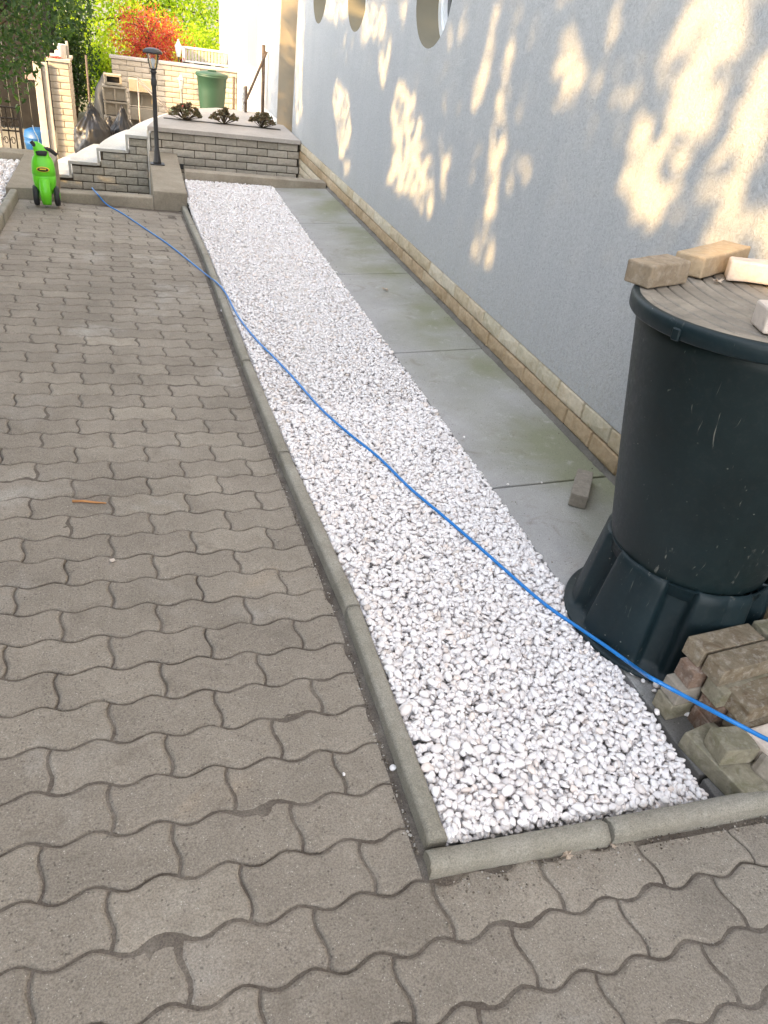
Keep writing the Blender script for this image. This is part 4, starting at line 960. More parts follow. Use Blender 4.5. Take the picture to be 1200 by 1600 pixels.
# ------------------------------------------------------------------ plants in the slot
def plant(x, y, z, w_, h_, label, seed):
    r = np.random.default_rng(seed); root = empty('plant', (x, y, z), label=label, cat='plant', group='dark succulents in the planting slot')
    Vs, Fs, off = [], [], 0; stems = []
    for i in range(64):
        th = r.uniform(0, 6.28); q = r.uniform(0, 1)**0.6; p = np.array([math.cos(th)*q*w_/2, math.sin(th)*q*w_*0.32, h_*(0.30+0.62*(1-q**2))*r.uniform(0.6, 1.08)])
        stems.append(p)
        for k in range(16):
            d = r.normal(size=3); d[2] = abs(d[2])*0.8; d /= np.linalg.norm(d); c = p+d*0.014; s = r.uniform(0.012, 0.020); u_ = np.cross(d, r.normal(size=3)); u_ /= np.linalg.norm(u_); v_ = np.cross(d, u_)
            quad = np.array([c-d*s*0.6, c+u_*s*0.7+d*s*.3, c+d*s*1.5, c-u_*s*0.7+d*s*.3])+v_*0.001; Vs.append(quad); Fs.append([off, off+1, off+2, off+3]); off += 4
    mesh_obj('foliage', from_np(np.concatenate(Vs), np.array(Fs), 'foliage'), M['leaf_shrub'], root)
    bm = bmesh.new()
    for p in stems[::2]:
        t_ = tube('s', [(0, 0, 0), (p[0]*0.4, p[1]*0.4, p[2]*0.35), tuple(p)], 0.0035, 5); bm.from_mesh(t_); bpy.data.meshes.remove(t_)
    mesh_obj('stem', from_bm(bm, 'stem', True), M['bark'], root)
for u, v, w_, h_, lab, s in ((290, 192, 0.37, 0.20, 'dark leafy succulent in the slot, nearest to the lamp post', 1), (350, 198, 0.36, 0.17, 'dark leafy succulent in the middle of the landing slot', 2), (409, 203, 0.33, 0.18, 'reddish brown succulent in the slot, nearest to the house wall', 3)):
    p = atY(u, v, 10.61); plant(p.x, 10.61, 0.238, w_, h_, lab, s)
# ------------------------------------------------------------------ handrail posts by the far wing
r1 = empty('handrail', (1.837, 12.0, 0.236), label='rusty steel handrail of two posts and a slanting bar on the landing', cat='handrail')
mesh_obj('post', tube('post', [(0, 0, 0), (-0.01, 0, 0.855)], 0.024, 10), M['rust'], r1)
mesh_obj('post', tube('post', [(-0.24, 0.02, 0), (-0.24, 0.02, 0.33)], 0.020, 10), M['rust'], r1)
mesh_obj('bar', tube('bar', [(0.03, -0.02, 0.78), (-0.26, 0.0, 0.11)], 0.018, 8), M['rust'], r1)
# ------------------------------------------------------------------ stair handrail, thin and bright
a_, b_ = atY(215, 121, 11.6), atY(274, 181, 11.2)
r2_ = empty('stair_rail', (b_.x, b_.y, 0.19), label='thin slanting double metal rail behind the lamp post', cat='rail')
def rel(o_, p): return tuple(Vector(p)-Vector(o_))
for dz_ in (0.0, -0.035): mesh_obj('rail', tube('rail', [rel(r2_.location, a_+Vector((0, 0, dz_))), rel(r2_.location, b_+Vector((0.0, 0, dz_)))], 0.008, 8), M['steel'], r2_)
mesh_obj('post', tube('post', [rel(r2_.location, a_), rel(r2_.location, (a_.x, a_.y, -0.6))], 0.010, 8), M['steel'], r2_)
# ------------------------------------------------------------------ green ride-on toy
T = empty('ride_on_toy', (-0.735, 7.36, dz(-0.7, 7.36)+0.012), rz=0.05, label='bright green ride-on toy standing upright on two black wheels at the end of the paving', cat='toy')
TX, TYr, TZ = rotE[0], rotE[1], 0
def ell(name, secs, n=20, p=2.6):
    """loft of superellipse sections (z, cx, cy, rx, ry)"""
    bm = bmesh.new(); rings = []
    for (z, cx_, cy_, rx, ry) in secs:
        ring = []
        for k in range(n):
            th = 2*math.pi*k/n; c, s = math.cos(th), math.sin(th)
            ring.append(bm.verts.new((cx_+rx*math.copysign(abs(c)**(2/p), c), cy_+ry*math.copysign(abs(s)**(2/p), s), z)))
        rings.append(ring)
    for a, b in zip(rings[:-1], rings[1:]):
        for k in range(n): bm.faces.new((a[k], a[(k+1) % n], b[(k+1) % n], b[k]))
    bm.faces.new(rings[0][::-1]); bm.faces.new(rings[-1]); return from_bm(bm, name, True)
mesh_obj('body', ell('body', [(0.10, 0, 0.02, 0.055, 0.05), (0.14, 0, 0.01, 0.080, 0.065), (0.20, 0, 0.01, 0.092, 0.07), (0.245, 0, 0.008, 0.094, 0.072), (0.25, 0, 0.008, 0.086, 0.066), (0.258, 0, 0.008, 0.095, 0.074), (0.31, 0, 0.012, 0.092, 0.072), (0.355, 0, 0.02, 0.086, 0.064), (0.385, 0, 0.03, 0.074, 0.052), (0.40, 0, 0.03, 0.060, 0.046), (0.45, -0.005, 0.035, 0.058, 0.045), (0.475, -0.02, 0.04, 0.045, 0.036), (0.50, -0.035, 0.045, 0.022, 0.02)]), M['green_toy'], T)
fd = []
for k in range(15):
    t = k/14; z = 0.025+0.21*t; yy = -0.035-0.060*math.sin(math.pi*(0.15+0.75*t)); fd.append((z, 0, yy, 0.036+0.010*math.sin(math.pi*t), 0.030+0.012*math.sin(math.pi*t)))
mesh_obj('fender', ell('fender', fd, 18, 2.3), M['green_toy'], T)
em = mesh_obj('headlight', ell('headlight', [(0, 0, 0, 0.052, 0.022), (0.008, 0, 0, 0.050, 0.020)], 28, 2.0), M['yellow'], T); em.location = (0, -0.060, 0.305); em.rotation_euler = (R(88), 0, 0)
e2 = mesh_obj('headlight_face', ell('headlight_face', [(0, 0, 0, 0.043, 0.016), (0.003, 0, 0, 0.042, 0.0155)], 28, 2.0), M['tyre'], em); e2.location = (0, 0, 0.0075)
e3 = mesh_obj('headlight_band', box_me('headlight_band', 0.050, 0.011, 0.003, 0.001), M['yellow'], em); e3.location = (0, 0.003, 0.0100)
def wheel(x):
    me = lathe('wheel', [(0.030, -0.022), (0.070, -0.022), (0.080, -0.016), (0.083, 0), (0.080, 0.016), (0.070, 0.022), (0.030, 0.022)], 40)
    o = mesh_obj('wheel', me, M['tyre'], T); o.location = (x, 0.0, 0.083); o.rotation_euler = (0, R(90), 0)
    h_ = mesh_obj('hub', lathe('hub', [(0.030, -0.025), (0.030, 0.025)], 20), M['green_toy'], o)
wheel(-0.082); wheel(0.086)
hb = mesh_obj('handlebar', tube('handlebar', smooth_path([(-0.070, 0.02, 0.505), (-0.030, 0.02, 0.455), (0.01, 0.015, 0.425), (0.05, 0.02, 0.455), (0.115, 0.05, 0.41)], 5), 0.016, 10, radii=None), M['tyre'], T)
mesh_obj('seat', ell('seat', [(0.405, 0.0, 0.005, 0.040, 0.03), (0.43, 0.0, 0.015, 0.050, 0.035), (0.465, 0.0, 0.03, 0.040, 0.026), (0.475, 0.0, 0.035, 0.02, 0.012)], 16), M['tyre'], T)
mesh_obj('cord', tube('cord', smooth_path([(-0.01, 0.03, 0.47), (-0.015, 0.035, 0.53), (-0.035, 0.05, 0.58), (-0.045, 0.07, 0.62)], 5), 0.0035, 6), M['white'], T)
# ------------------------------------------------------------------ gate pillar, boards
PXX = -0.86; pil = empty('pillar', (PXX, 12.1, -0.6), label='cream brick gate pillar with a red cloth and a white tub on its cap', cat='pillar')
del pil['label']; pil['label'] = 'tall cream brick gate pillar beside whitewashed boards'
pinv = Matrix.Translation((-PXX, -12.1, 0.6))
c_ = mesh_obj('core', prism('core', [(-0.972, 12.012), (-0.742, 12.012), (-0.742, 12.72), (-0.972, 12.72)], -0.6, 0.60), M['mortar_light'], pil); c_.matrix_parent_inverse = pinv
PBR = [m_.copy() for m_ in BR]; 
for r_ in range(15):
    zt = 0.598-0.0775*r_; hs = [(-0.977, -0.737)] if r_ % 2 == 0 else [(-0.977, -0.862), (-0.852, -0.737)]
    for (a, b) in hs:
        o = mesh_obj('brick', PBR[r_ % 5], M['cream_brick'], pil); o.location = ((a+b)/2, 12.0, zt-0.039); o.scale = ((b-a)/LB, 0.7, 0.92); o.matrix_parent_inverse = pinv
    for (a, b) in ([(12.02, 12.24), (12.25, 12.48), (12.49, 12.72)] if r_ % 2 else [(12.02, 12.12), (12.13, 12.36), (12.37, 12.60), (12.61, 12.72)]):
        o = mesh_obj('brick', PBR[(r_+1) % 5], M['cream_brick'], pil); o.location = (-0.735, (a+b)/2, zt-0.039); o.rotation_euler = (0, 0, R(90)); o.scale = ((b-a)/LB, 0.7, 0.92); o.matrix_parent_inverse = pinv
c_ = mesh_obj('cap', prism('cap', [(-1.0, 11.97), (-0.71, 11.97), (-0.71, 12.75), (-1.0, 12.75)], 0.603, 0.635, 0.006), M['cream_brick'], pil); c_.matrix_parent_inverse = pinv
tub = tag(mesh_obj('tub', lathe('tub', [(0.060, 0), (0.068, 0.005), (0.074, 0.145), (0.078, 0.15), (0.074, 0.156)], 32), M['white']), 'white plastic tub standing on the brick pillar', 'tub'); tub.location = (-0.83, 12.2, 0.636)
bmc = bmesh.new(); bmesh.ops.create_grid(bmc, x_segments=14, y_segments=10, size=0.5)
for v in bmc.verts: v.co = Vector((v.co.x*0.17, v.co.y*0.13, 0.03+0.022*mn.noise(Vector((v.co.x*6, v.co.y*6, 3)))))
rc = tag(mesh_obj('cloth', from_bm(bmc, 'cloth', True), M['red']), 'crumpled red cloth on the edge of the brick pillar', 'cloth'); rc.location = (-0.90, 12.05, 0.618)
tag(mesh_obj('board', box_me('board', 0.028, 0.10, 0.19, 0.003), M['wood_white'], loc=(-0.745, 12.30, 0.636)), 'short upright board on the pillar behind the white tub', 'board')
for k, (x, wd, lab) in enumerate(((-1.115, 0.09, 'whitewashed upright board left of the brick pillar, the outer one'), (-1.025, 0.075, 'greyish upright board squeezed against the brick pillar'))):
    tag(mesh_obj('board', box_me('board', wd, 0.04, 1.18, 0.004, rough=0.002, cuts=2, seed=k), M['wood_white'], loc=(x, 11.93+0.03*k, -0.6)), lab, 'board', 'boards left of the pillar')
# ------------------------------------------------------------------ iron gate, blue barrel, dark shed
gate = empty('gate', (-1.38, 10.7, -0.6), label='wrought iron gate leaf with scrollwork at the far left', cat='gate')
mesh_obj('post', box_me('post', 0.035, 0.035, 0.78, 0.003), M['iron'], gate, loc=(0.115, 0, 0))
mesh_obj('post', box_me('post', 0.035, 0.035, 0.78, 0.003), M['iron'], gate, loc=(-0.62, 0, 0))
for z_ in (0.31, 0.52, 0.65, 0.77): mesh_obj('rail', box_me('rail', 0.72, 0.02, 0.018, 0.002), M['iron'], gate, loc=(-0.255, 0, z_))
for k in range(9): mesh_obj('bar', box_me('bar', 0.014, 0.014, 0.46, 0.001), M['iron'], gate, loc=(0.055-0.078*k, 0, 0.31))
for k in range(8):
    cx_ = 0.016-0.078*k
    for zz_, s_ in ((0.585, 1), (0.42, -1)):
        ps = [(cx_+s_*0.028*(1-t*0.55)*math.cos(t*7.5), 0.0, zz_+0.045*(1-t*0.55)*math.sin(t*7.5)) for t in np.linspace(0, 1, 16)]
        mesh_obj('scroll', tube('scroll', ps, 0.005, 5), M['iron'], gate)
tag(mesh_obj('gate_post', box_me('gate_post', 0.12, 0.12, 0.90, 0.006, rough=0.002, cuts=2), M['wood_white'], loc=(-1.53, 10.62, -0.6)), 'tan timber post left of the iron gate', 'post')
tag(mesh_obj('barrel', lathe('barrel', [(0.15, 0), (0.19, 0.02), (0.20, 0.10), (0.205, 0.11), (0.20, 0.12), (0.20, 0.17), (0.205, 0.18), (0.20, 0.19), (0.185, 0.26), (0.12, 0.29), (0.10, 0.295)], 36), M['blue'], loc=(-1.26, 12.6, -0.60)), 'blue plastic barrel behind the iron gate', 'barrel')
sh = empty('shed', (-2.6, 14.5, -0.6), label='dark timber shed behind the gate under the tree', cat='shed')
for k in range(18): mesh_obj('plank', box_me('plank', 0.142, 0.025, 2.3, 0.003), M['dark_wood'], sh, loc=(-1.25+0.15*k, 0, 0))
for k in range(16): mesh_obj('plank', box_me('plank', 0.025, 0.142, 2.3, 0.003), M['dark_wood'], sh, loc=(1.40, 0.08+0.15*k, 0))
mesh_obj('roof', box_me('roof', 3.0, 2.8, 0.08, 0.01), M['dark_wood'], sh, loc=(0.05, 1.2, 2.31))
mesh_obj('notice', box_me('notice', 0.16, 0.01, 0.10, 0.001), mat_plain('pinkish_board', (0.35, 0.22, 0.20)), sh, loc=(1.13, -0.02, 0.70))
# ------------------------------------------------------------------ bin bags
def bag(x, y, z, rx, rz_, label, seed, neck=True):
    bm = bmesh.new(); bmesh.ops.create_icosphere(bm, subdivisions=5, radius=1.0)
    for v in bm.verts:
        c = v.co.copy(); th = math.atan2(c.y, c.x); up = max(0, c.z)
        fold = 0.050*math.sin(th*17+3*mn.noise(c*2+Vector((seed, 0, 0)))+c.z*2)*up**1.5
        n = mn.noise(c*1.8+Vector((seed, 2, 1)))*0.13+abs(mn.noise(c*5+Vector((seed, 0, 4))))*0.09+abs(mn.noise(c*11+Vector((seed, 5, 4))))*0.035
        r_ = 1+n+fold; pinch = 1-0.55*max(0, c.z-0.55)/0.45
        v.co = Vector((c.x*r_*pinch*rx, c.y*r_*pinch*rx*0.9, max(-0.82, c.z)*r_*rz_+(0.18*rz_*max(0, c.z-0.8)/0.2 if neck else 0)))
    o = mesh_obj('bin_bag', from_bm(bm, 'bin_bag', True), M['bag']); o.location = (x, y, z+0.82*rz_); return tag(o, label, 'bag', 'full black bin bags behind the steps')
bag(-0.47, 11.35, -0.60, 0.245, 0.40, 'tall full black bin bag beside the cream pillar', 1)
bag(-0.10, 11.55, -0.60, 0.175, 0.39, 'smaller tied bin bag in front of the stacked blocks', 2)
bag(-0.27, 12.0, -0.60, 0.15, 0.30, 'dark bin bag half hidden between the two bigger ones', 3)
# ------------------------------------------------------------------ stacks of hollow blocks
def block_me(W2, H2, cells, D=0.2):
    bm = bmesh.new(); t_ = 0.022; n = cells
    bm_box(bm, -W2/2, W2/2, 0.05, D, 0, H2, 0.002)
    xs = np.linspace(-W2/2+t_/2, W2/2-t_/2, n+1)
    for x in xs: bm_box(bm, x-t_/2, x+t_/2, 0, 0.052, 0.0, H2, 0.003)
    bm_box(bm, -W2/2-0.008, W2/2+0.008, -0.003, 0.051, H2-t_, H2+0.001, 0.003)
    return from_bm(bm, 'block')
B2 = block_me(0.33, 0.18, 2); BF = box_me('block', 0.34, 0.2, 0.16, 0.004)
GB = 'beige blocks stacked before the far wall'
def blk(me, x, y, z, rz, label, m='block'):
    o = mesh_obj('block', me, M[m]); o.location = (x, y, z); o.rotation_euler = (0, 0, rz); return tag(o, label, 'block', GB)
YB = 13.0; zb = -0.6
c0 = ['flat beige block on the ground under the left stack', 'flat beige block next above the ground one of the left stack', 'plain beige block right below the hollow ones of the left stack', 'lower two-cell hollow block of the left stack', 'upper two-cell hollow block of the left stack']
zc = -0.6
for k, (me, h_) in enumerate(((BF, .16), (BF, .16), (BF, .16), (B2, .185), (B2, .185))):
    blk(me, -0.19+0.01*(k % 2), YB-0.1, zc, 0.04, c0[k]); zc += h_+0.012
tb = bmesh.new(); bm_box(tb, -0.12, 0.12, 0.03, 0.2, 0, 0.13, 0.003)
for a in ((-0.12, -0.09, 0, 0.13), (0.09, 0.12, 0, 0.13), (-0.12, 0.12, 0.105, 0.131), (-0.12, 0.12, -0.001, 0.03)): bm_box(tb, a[0], a[1], -0.001, 0.032, a[2], a[3], 0.002)
o = blk(from_bm(tb, 'block'), -0.20, YB-0.08, zc, 0.05, 'small block with a dark window on top of the left stack')
pn = mesh_obj('shade_plate', box_me('shade_plate', 0.17, 0.01, 0.07), M['dark_wood'], o, loc=(0, 0.026, 0.032))  # dark plate standing in for the shade inside the opening
zc = -0.6
c1 = ['beige block at the very bottom of the right stack', 'beige block second from the ground in the right stack', 'lower hollow block of the right stack', 'solid block between the two hollow ones of the right stack', 'hollow block in the upper part of the right stack', 'solid block topping the right stack']
for k, (me, h_) in enumerate(((BF, .16), (BF, .10), (B2, .185), (BF, .165), (B2, .185), (BF, .16))):
    blk(me, 0.185, YB+0.02, zc, 0.02, c1[k]); zc += h_+0.012
# ------------------------------------------------------------------ tarpaulin heap, far wall
bm = bmesh.new(); bmesh.ops.create_icosphere(bm, subdivisions=4, radius=1.0)
for v in bm.verts:
    c = v.co.copy(); r_ = 1+0.22*mn.noise(c*1.6)+0.10*abs(mn.noise(c*4)); v.co = Vector((c.x*r_*0.17+0.03*c.z, c.y*r_*0.20, max(-0.9, c.z)*r_*0.50))
tag(mesh_obj('tarpaulin', from_bm(bm, 'tarpaulin', True), M['tarp'], loc=(-0.33, 13.55, -0.12)), 'dark tarpaulin draped over a heap behind the stacked blocks', 'tarpaulin')
FY = 15.5
fw = empty('far_wall', (0.8, FY, -0.6), label='sunlit cream brick garden wall with a pale coping behind the yard', cat='wall')
fi = Matrix.Translation((-0.8, -FY, 0.6))
def fp(o): o.matrix_parent_inverse = fi; return o
fp(mesh_obj('core', prism('core', [(-0.25, FY+0.02), (1.9, FY+0.02), (1.9, FY+0.2), (-0.25, FY+0.2)], -0.6, 0.46), M['mortar_light'], fw))
fp(mesh_obj('coping', prism('coping', [(-0.28, FY-0.03), (1.9, FY-0.03), (1.9, FY+0.23), (-0.28, FY+0.23)], 0.462, 0.50, 0.008), M['capstone'], fw))
FBR = [m_.copy() for m_ in BR]
lay(fw, FBR, M['cream_brick'], (-0.25, FY), (1, 0), 12, 2.14, 0.455, BP, 0.0835, 0.125, inv=fi)
# green butt at the back
gb = empty('green_water_butt', (1.335, 14.3, -0.35), label='green water butt with a lid in front of the far brick wall', cat='water butt')
mesh_obj('body', lathe('body', [(0.165, 0), (0.17, 0.01), (0.19, 0.2), (0.225, 0.60), (0.243, 0.79), (0.262, 0.80), (0.265, 0.825), (0.25, 0.83)], 56), M['green_butt'], gb)
gl_ = mesh_obj('lid', lathe('lid', [(0.262, 0.828), (0.266, 0.835), (0.262, 0.848), (0.15, 0.872), (0.05, 0.876)], 56), M['green_butt'], gb)
mesh_obj('lid_handle', box_me('lid_handle', 0.14, 0.03, 0.025, 0.006), M['green_butt'], gl_, loc=(0, -0.02, 0.876))
mesh_obj('tap', box_me('tap', 0.07, 0.03, 0.09, 0.006), M['black'], gb, loc=(0.03, -0.19, 0.10)); mesh_obj('spout', box_me('spout', 0.025, 0.03, 0.045, 0.004), M['white'], gb, loc=(0.03, -0.21, 0.05))
tag(mesh_obj('butt_base', lathe('butt_base', [(0.22, 0), (0.215, 0.24), (0.19, 0.249)], 40), M['block'], loc=(1.335, 14.3, -0.6)), 'round pedestal carrying the green water butt', 'pedestal')
tk = empty('tank', (0.80, 13.2, -0.6), label='round container with a pale green lid and a red grip behind the plants', cat='container')
mesh_obj('body', lathe('body', [(0.19, 0), (0.20, 0.02), (0.21, 0.6), (0.215, 0.62)], 40), M['green_butt'], tk)
l_ = mesh_obj('lid', lathe('lid', [(0.222, 0.61), (0.226, 0.635), (0.21, 0.65), (0.10, 0.672), (0.03, 0.676)], 40), M['pale_green'], tk)
mesh_obj('grip', box_me('grip', 0.11, 0.05, 0.035, 0.01, 2), M['red'], l_, loc=(0.02, 0, 0.676))
gp = empty('grey_post', (0.90, 15.3, -0.6), label='slim grey post standing close to the far brick wall', cat='lamp')  # grey upright of unsettled kind, built as a solid post with a head
mesh_obj('pole', lathe('pole', [(0.045, 0), (0.042, 0.04), (0.020, 0.08), (0.020, 0.72), (0.04, 0.73)], 16), mat_plain('grey_post_paint', (0.30, 0.32, 0.33)), gp)
mesh_obj('lamp_head', lathe('lamp_head', [(0.03, 0.73), (0.05, 0.86), (0.06, 0.87), (0.02, 0.94)], 6, False), mat_plain('grey_post_paint', (0.32, 0.34, 0.36)), gp)
# white lantern on a thin hook, railing
ln = empty('lantern', (0.93, 16.4, -0.6), label='small white lantern on a thin post before the red tree', cat='lantern')
mesh_obj('post', tube('post', [(0, 0, 0), (0, 0, 1.14)], 0.012, 8), M['bark'], ln)
mesh_obj('lamp_glass', lathe('lamp_glass', [(0.03, 1.14), (0.062, 1.28), (0.065, 1.30)], 6, False), M['frame_white'], ln); mesh_obj('lamp_cap', lathe('lamp_cap', [(0.07, 1.30), (0.03, 1.36), (0.008, 1.42)], 6, False), M['white'], ln)
rl = empty('railing', (1.45, 17.0, -0.6), label='cream slatted railing on short posts beside the far wing', cat='railing')
for k in range(13): mesh_obj('slat', box_me('slat', 0.050, 0.02, 0.20, 0.002), M['wood_white'], rl, loc=(-0.35+0.062*k, 0, 1.06))
mesh_obj('rail', box_me('rail', 0.86, 0.05, 0.035, 0.004), M['white'], rl, loc=(0.03, 0.0, 1.255)); mesh_obj('rail', box_me('rail', 0.86, 0.05, 0.03, 0.004), M['white'], rl, loc=(0.03, 0.0, 1.03))
mesh_obj('rail', box_me('rail', 0.05, 0.05, 0.255, 0.004), M['white'], rl, loc=(-0.395, 0.0, 1.03))
for x in (-0.24, 0.16, 0.42): mesh_obj('post', box_me('post', 0.08, 0.08, 1.03, 0.004), M['wood_white'], rl, loc=(x, 0.02, 0))
mesh_obj('floor', box_me('floor', 0.9, 0.8, 0.05, 0.004), M['dark_wood'], rl, loc=(0.03, 0.45, 0.975))
# downpipe in the corner by the butt
tag(mesh_obj('downpipe', tube('downpipe', [(1.80, 15.2, -0.6), (1.80, 15.2, 0.42)], 0.022, 14), M['rust']), 'brown downpipe at the corner beside the green water butt', 'downpipe')
tag(mesh_obj('garden_tool', tube('garden_tool', [(-0.56, 13.1, -0.6), (-0.56, 13.3, 0.62)], 0.016, 8), M['rust']), 'dark upright tool handle behind the tall bin bag', 'tool')
# ------------------------------------------------------------------ trees
POLY = [[(6.22,1.25),(5.83,1.16),(5.54,0.99),(5.17,0.79),(5.08,0.47),(5.38,0.44),(5.63,0.48),(6.1,0.45),(6.29,0.47),(6.21,0.71),(6.4,0.96),(6.36,1.15)],[(4.38,1.59),(4.24,1.57),(4.25,1.46),(4.24,1.33),(4.22,1.21),(4.13,1.09),(4.16,0.96),(4.09,0.76),(4.2,0.65),(4.32,0.71),(4.38,1.02),(4.41,1.18),(4.4,1.38),(4.44,1.5)],[(4.21,0.66),(4.05,0.63),(4.01,0.44),(4.13,0.42),(4.35,0.43),(4.38,0.54)],[(4.14,1.41),(4.03,1.36),(4.01,1.21),(4.09,1.21)],[(3.95,1.11),(3.79,1.1),(3.77,1.01),(3.87,0.9),(4.05,0.86),(4.12,0.96),(4.05,1.06)],[(3.75,1.72),(3.59,1.64),(3.48,1.52),(3.47,1.38),(3.56,1.35),(3.7,1.36),(3.79,1.55),(3.82,1.66)],[(3.45,1.76),(3.33,1.74),(3.27,1.58),(3.31,1.56),(3.37,1.65)],[(3.39,1.56),(3.34,1.48),(3.28,1.31),(3.25,1.18),(3.33,1.3),(3.38,1.48)],[(3.27,1.58),(3.18,1.57),(3.14,1.41),(3.19,1.35),(3.24,1.49)],[(2.88,1.87),(2.53,1.85),(2.49,1.7),(2.48,1.6),(2.5,1.46),(2.5,1.34),(2.55,1.33),(2.78,1.4),(2.85,1.37),(2.89,1.5),(2.92,1.67)],[(2.95,1.45),(2.81,1.34),(2.65,1.32),(2.56,1.31),(2.57,1.19),(2.63,1.06),(2.68,0.99),(2.82,1.02),(2.97,1.1),(3.0,1.25)],[(2.39,1.72),(2.27,1.71),(2.15,1.47),(2.22,1.43),(2.18,1.27),(2.25,1.22),(2.41,1.22),(2.47,1.34),(2.39,1.46),(2.42,1.59)],[(2.13,1.28),(2.0,1.25),(1.99,1.11),(2.12,1.09),(2.19,1.17)],[(2.29,1.17),(2.26,1.2),(2.26,1.13),(2.29,1.07)],[(8.32,1.06),(7.75,0.95),(7.52,0.71),(7.57,0.51),(7.91,0.36),(8.16,0.62),(8.44,0.82)],[(7.7,1.71),(6.78,1.72),(6.75,1.42),(7.16,1.45),(7.41,1.34)],[(6.62,1.73),(6.22,1.73),(6.3,1.57)],[(6.94,1.41),(6.61,1.34),(6.6,1.08),(6.84,1.19)],[(7.8,0.41),(7.47,0.44),(7.46,0.24),(7.73,0.25)],[(5.19,1.75),(5.1,1.75),(5.07,1.56),(5.15,1.59)],[(5.33,1.58),(5.22,1.62),(5.17,1.34),(5.25,1.37)],[(5.29,1.26),(5.18,1.23),(5.08,0.82),(5.24,1.03)],[(5.14,0.95),(4.93,0.93),(4.91,0.61),(5.05,0.66)],[(8.96,1.74),(7.72,1.75),(8.11,1.55),(8.63,1.48),(9.11,1.57)],[(10.46,1.66),(10.07,1.66),(10.05,0.9),(9.85,0.52),(10.29,0.32),(10.58,1.13)],[(4.69,1.76),(4.56,1.76),(4.53,1.46),(4.59,1.24),(4.7,1.42)],[(4.82,1.34),(4.68,1.42),(4.63,1.19),(4.72,1.14)]]  # wall patches kept sunlit by gaps shaped into the unseen crowns
POLY += [[(1.45, 0.99), (1.80, 0.93), (2.35, 0.95), (2.38, 1.22), (1.9, 1.25), (1.45, 1.16)]]
_pr = random.Random(5)
for _ in range(34):
    y_, z_ = _pr.uniform(1.9, 9.8), _pr.uniform(0.95, 2.6); a_, b_ = _pr.uniform(0.03, 0.09), _pr.uniform(0.05, 0.17)
    POLY.append([(y_+a_*math.cos(k_*0.785)*_pr.uniform(.6, 1.2), z_+b_*math.sin(k_*0.785)*_pr.uniform(.6, 1.2)) for k_ in range(8)])
def in_poly(px, py, poly):
    c = np.zeros(px.shape, bool); n = len(poly); j = n-1
    for i in range(n):
        xi, yi = poly[i]; xj, yj = poly[j]
        cond = ((yi > py) != (yj > py)) & (px < (xj-xi)*(py-yi)/((yj-yi)+1e-12)+xi); c ^= cond; j = i
    return c
def leaves_np(P, size, r, asp=0.5):
    n = len(P); d = r.normal(size=(n, 3)); d[:, 2] -= 0.3; d /= np.linalg.norm(d, axis=1)[:, None]
    u_ = np.cross(d, r.normal(size=(n, 3))); u_ /= np.linalg.norm(u_, axis=1)[:, None]; s = size*r.uniform(0.65, 1.25, size=(n, 1)); nn = np.cross(d, u_)
    A = P-d*s*0.5; B = P+u_*s*asp*0.5+nn*s*0.06; C = P+d*s*0.5; D = P-u_*s*asp*0.5+nn*s*0.06
    V = np.stack([A, B, C, D], 1).reshape(-1, 3); Fq = np.arange(4*n).reshape(n, 4); return V, Fq
def clumps(r, cen, rad, nc, per, cr, power=0.45):
    d = r.normal(size=(nc, 3)); d /= np.linalg.norm(d, axis=1)[:, None]; q = r.uniform(0, 1, size=(nc, 1))**power
    wob = 1+0.25*np.array([mn.noise(Vector(x)*1.7+Vector(cen)) for x in d])[:, None]
    c = np.array(cen)+d*q*wob*np.array(rad); P = c[:, None, :]+r.normal(size=(nc, per, 3))*cr; return P.reshape(-1, 3), c
def trunk_me(base, top, r0, cs, r, nb=9):
    bm = bmesh.new(); base = Vector(base); top = Vector(top)
    L = smooth_path([base, base.lerp(top, .35)+Vector((0.05, -0.04, 0)), base.lerp(top, .7)+Vector((-0.05, 0.05, 0)), top], 4)
    t_ = tube('t', L, r0, 10, radii=[r0*(1-0.6*i/(len(L)-1)) for i in range(len(L))]); bm.from_mesh(t_); bpy.data.meshes.remove(t_)
    for k in range(nb):
        c = Vector(cs[r.integers(len(cs))]); s_ = L[int(len(L)*r.uniform(0.35, 0.95))]; mid = s_.lerp(c, .5)+Vector((0, 0, 0.12))
        t_ = tube('t', smooth_path([s_, mid, c], 4), 0.02, 6, radii=list(np.linspace(r0*0.35, 0.006, 9))); bm.from_mesh(t_); bpy.data.meshes.remove(t_)
    return from_bm(bm, 'trunk', True)
def tree(name, base, cen, rad, nc, per, size, mat, label, seed, cr=0.22, shade=False, keep=None, r0=0.09, cat='tree', grp=None, asp=0.5, power=0.45, nb=9):
    r = np.random.default_rng(seed); P, cs = clumps(r, cen, rad, nc, per, cr, power)
    P = P[P[:, 2] > -0.5]
    if shade:  # leaves left out so the sun reaches the chosen wall patches
        t = (2.0-P[:, 0])/(-SUN.x)*-1.0; t = (2.0-P[:, 0])/abs(SUN.x)
        wy = P[:, 1]-SUN.y*t; wz = P[:, 2]-SUN.z*t; lit = np.zeros(len(P), bool)
        for pl in POLY: lit |= in_poly(wy, wz, pl)
        thin = r.uniform(size=len(P)) < 0.08
        P = P[~lit | thin]
    if keep is not None: P = P[np.array([keep(p) for p in P])]
    V, Fq = leaves_np(P, size, r, asp)
    root = empty(name, base, label=label, cat=cat, group=grp); b = Vector(base)
    mesh_obj('crown', from_np(V-np.array(b), Fq, 'crown'), mat, root)
    top = Vector(cen)+Vector((0, 0, rad[2]*0.4)); me = trunk_me(Vector((0, 0, 0)), top-b, r0, [tuple(Vector(c)-b) for c in cs], r, nb)
    mesh_obj('trunk', me, M['bark'], root); return root
GT = 'trees along the left side of the drive'
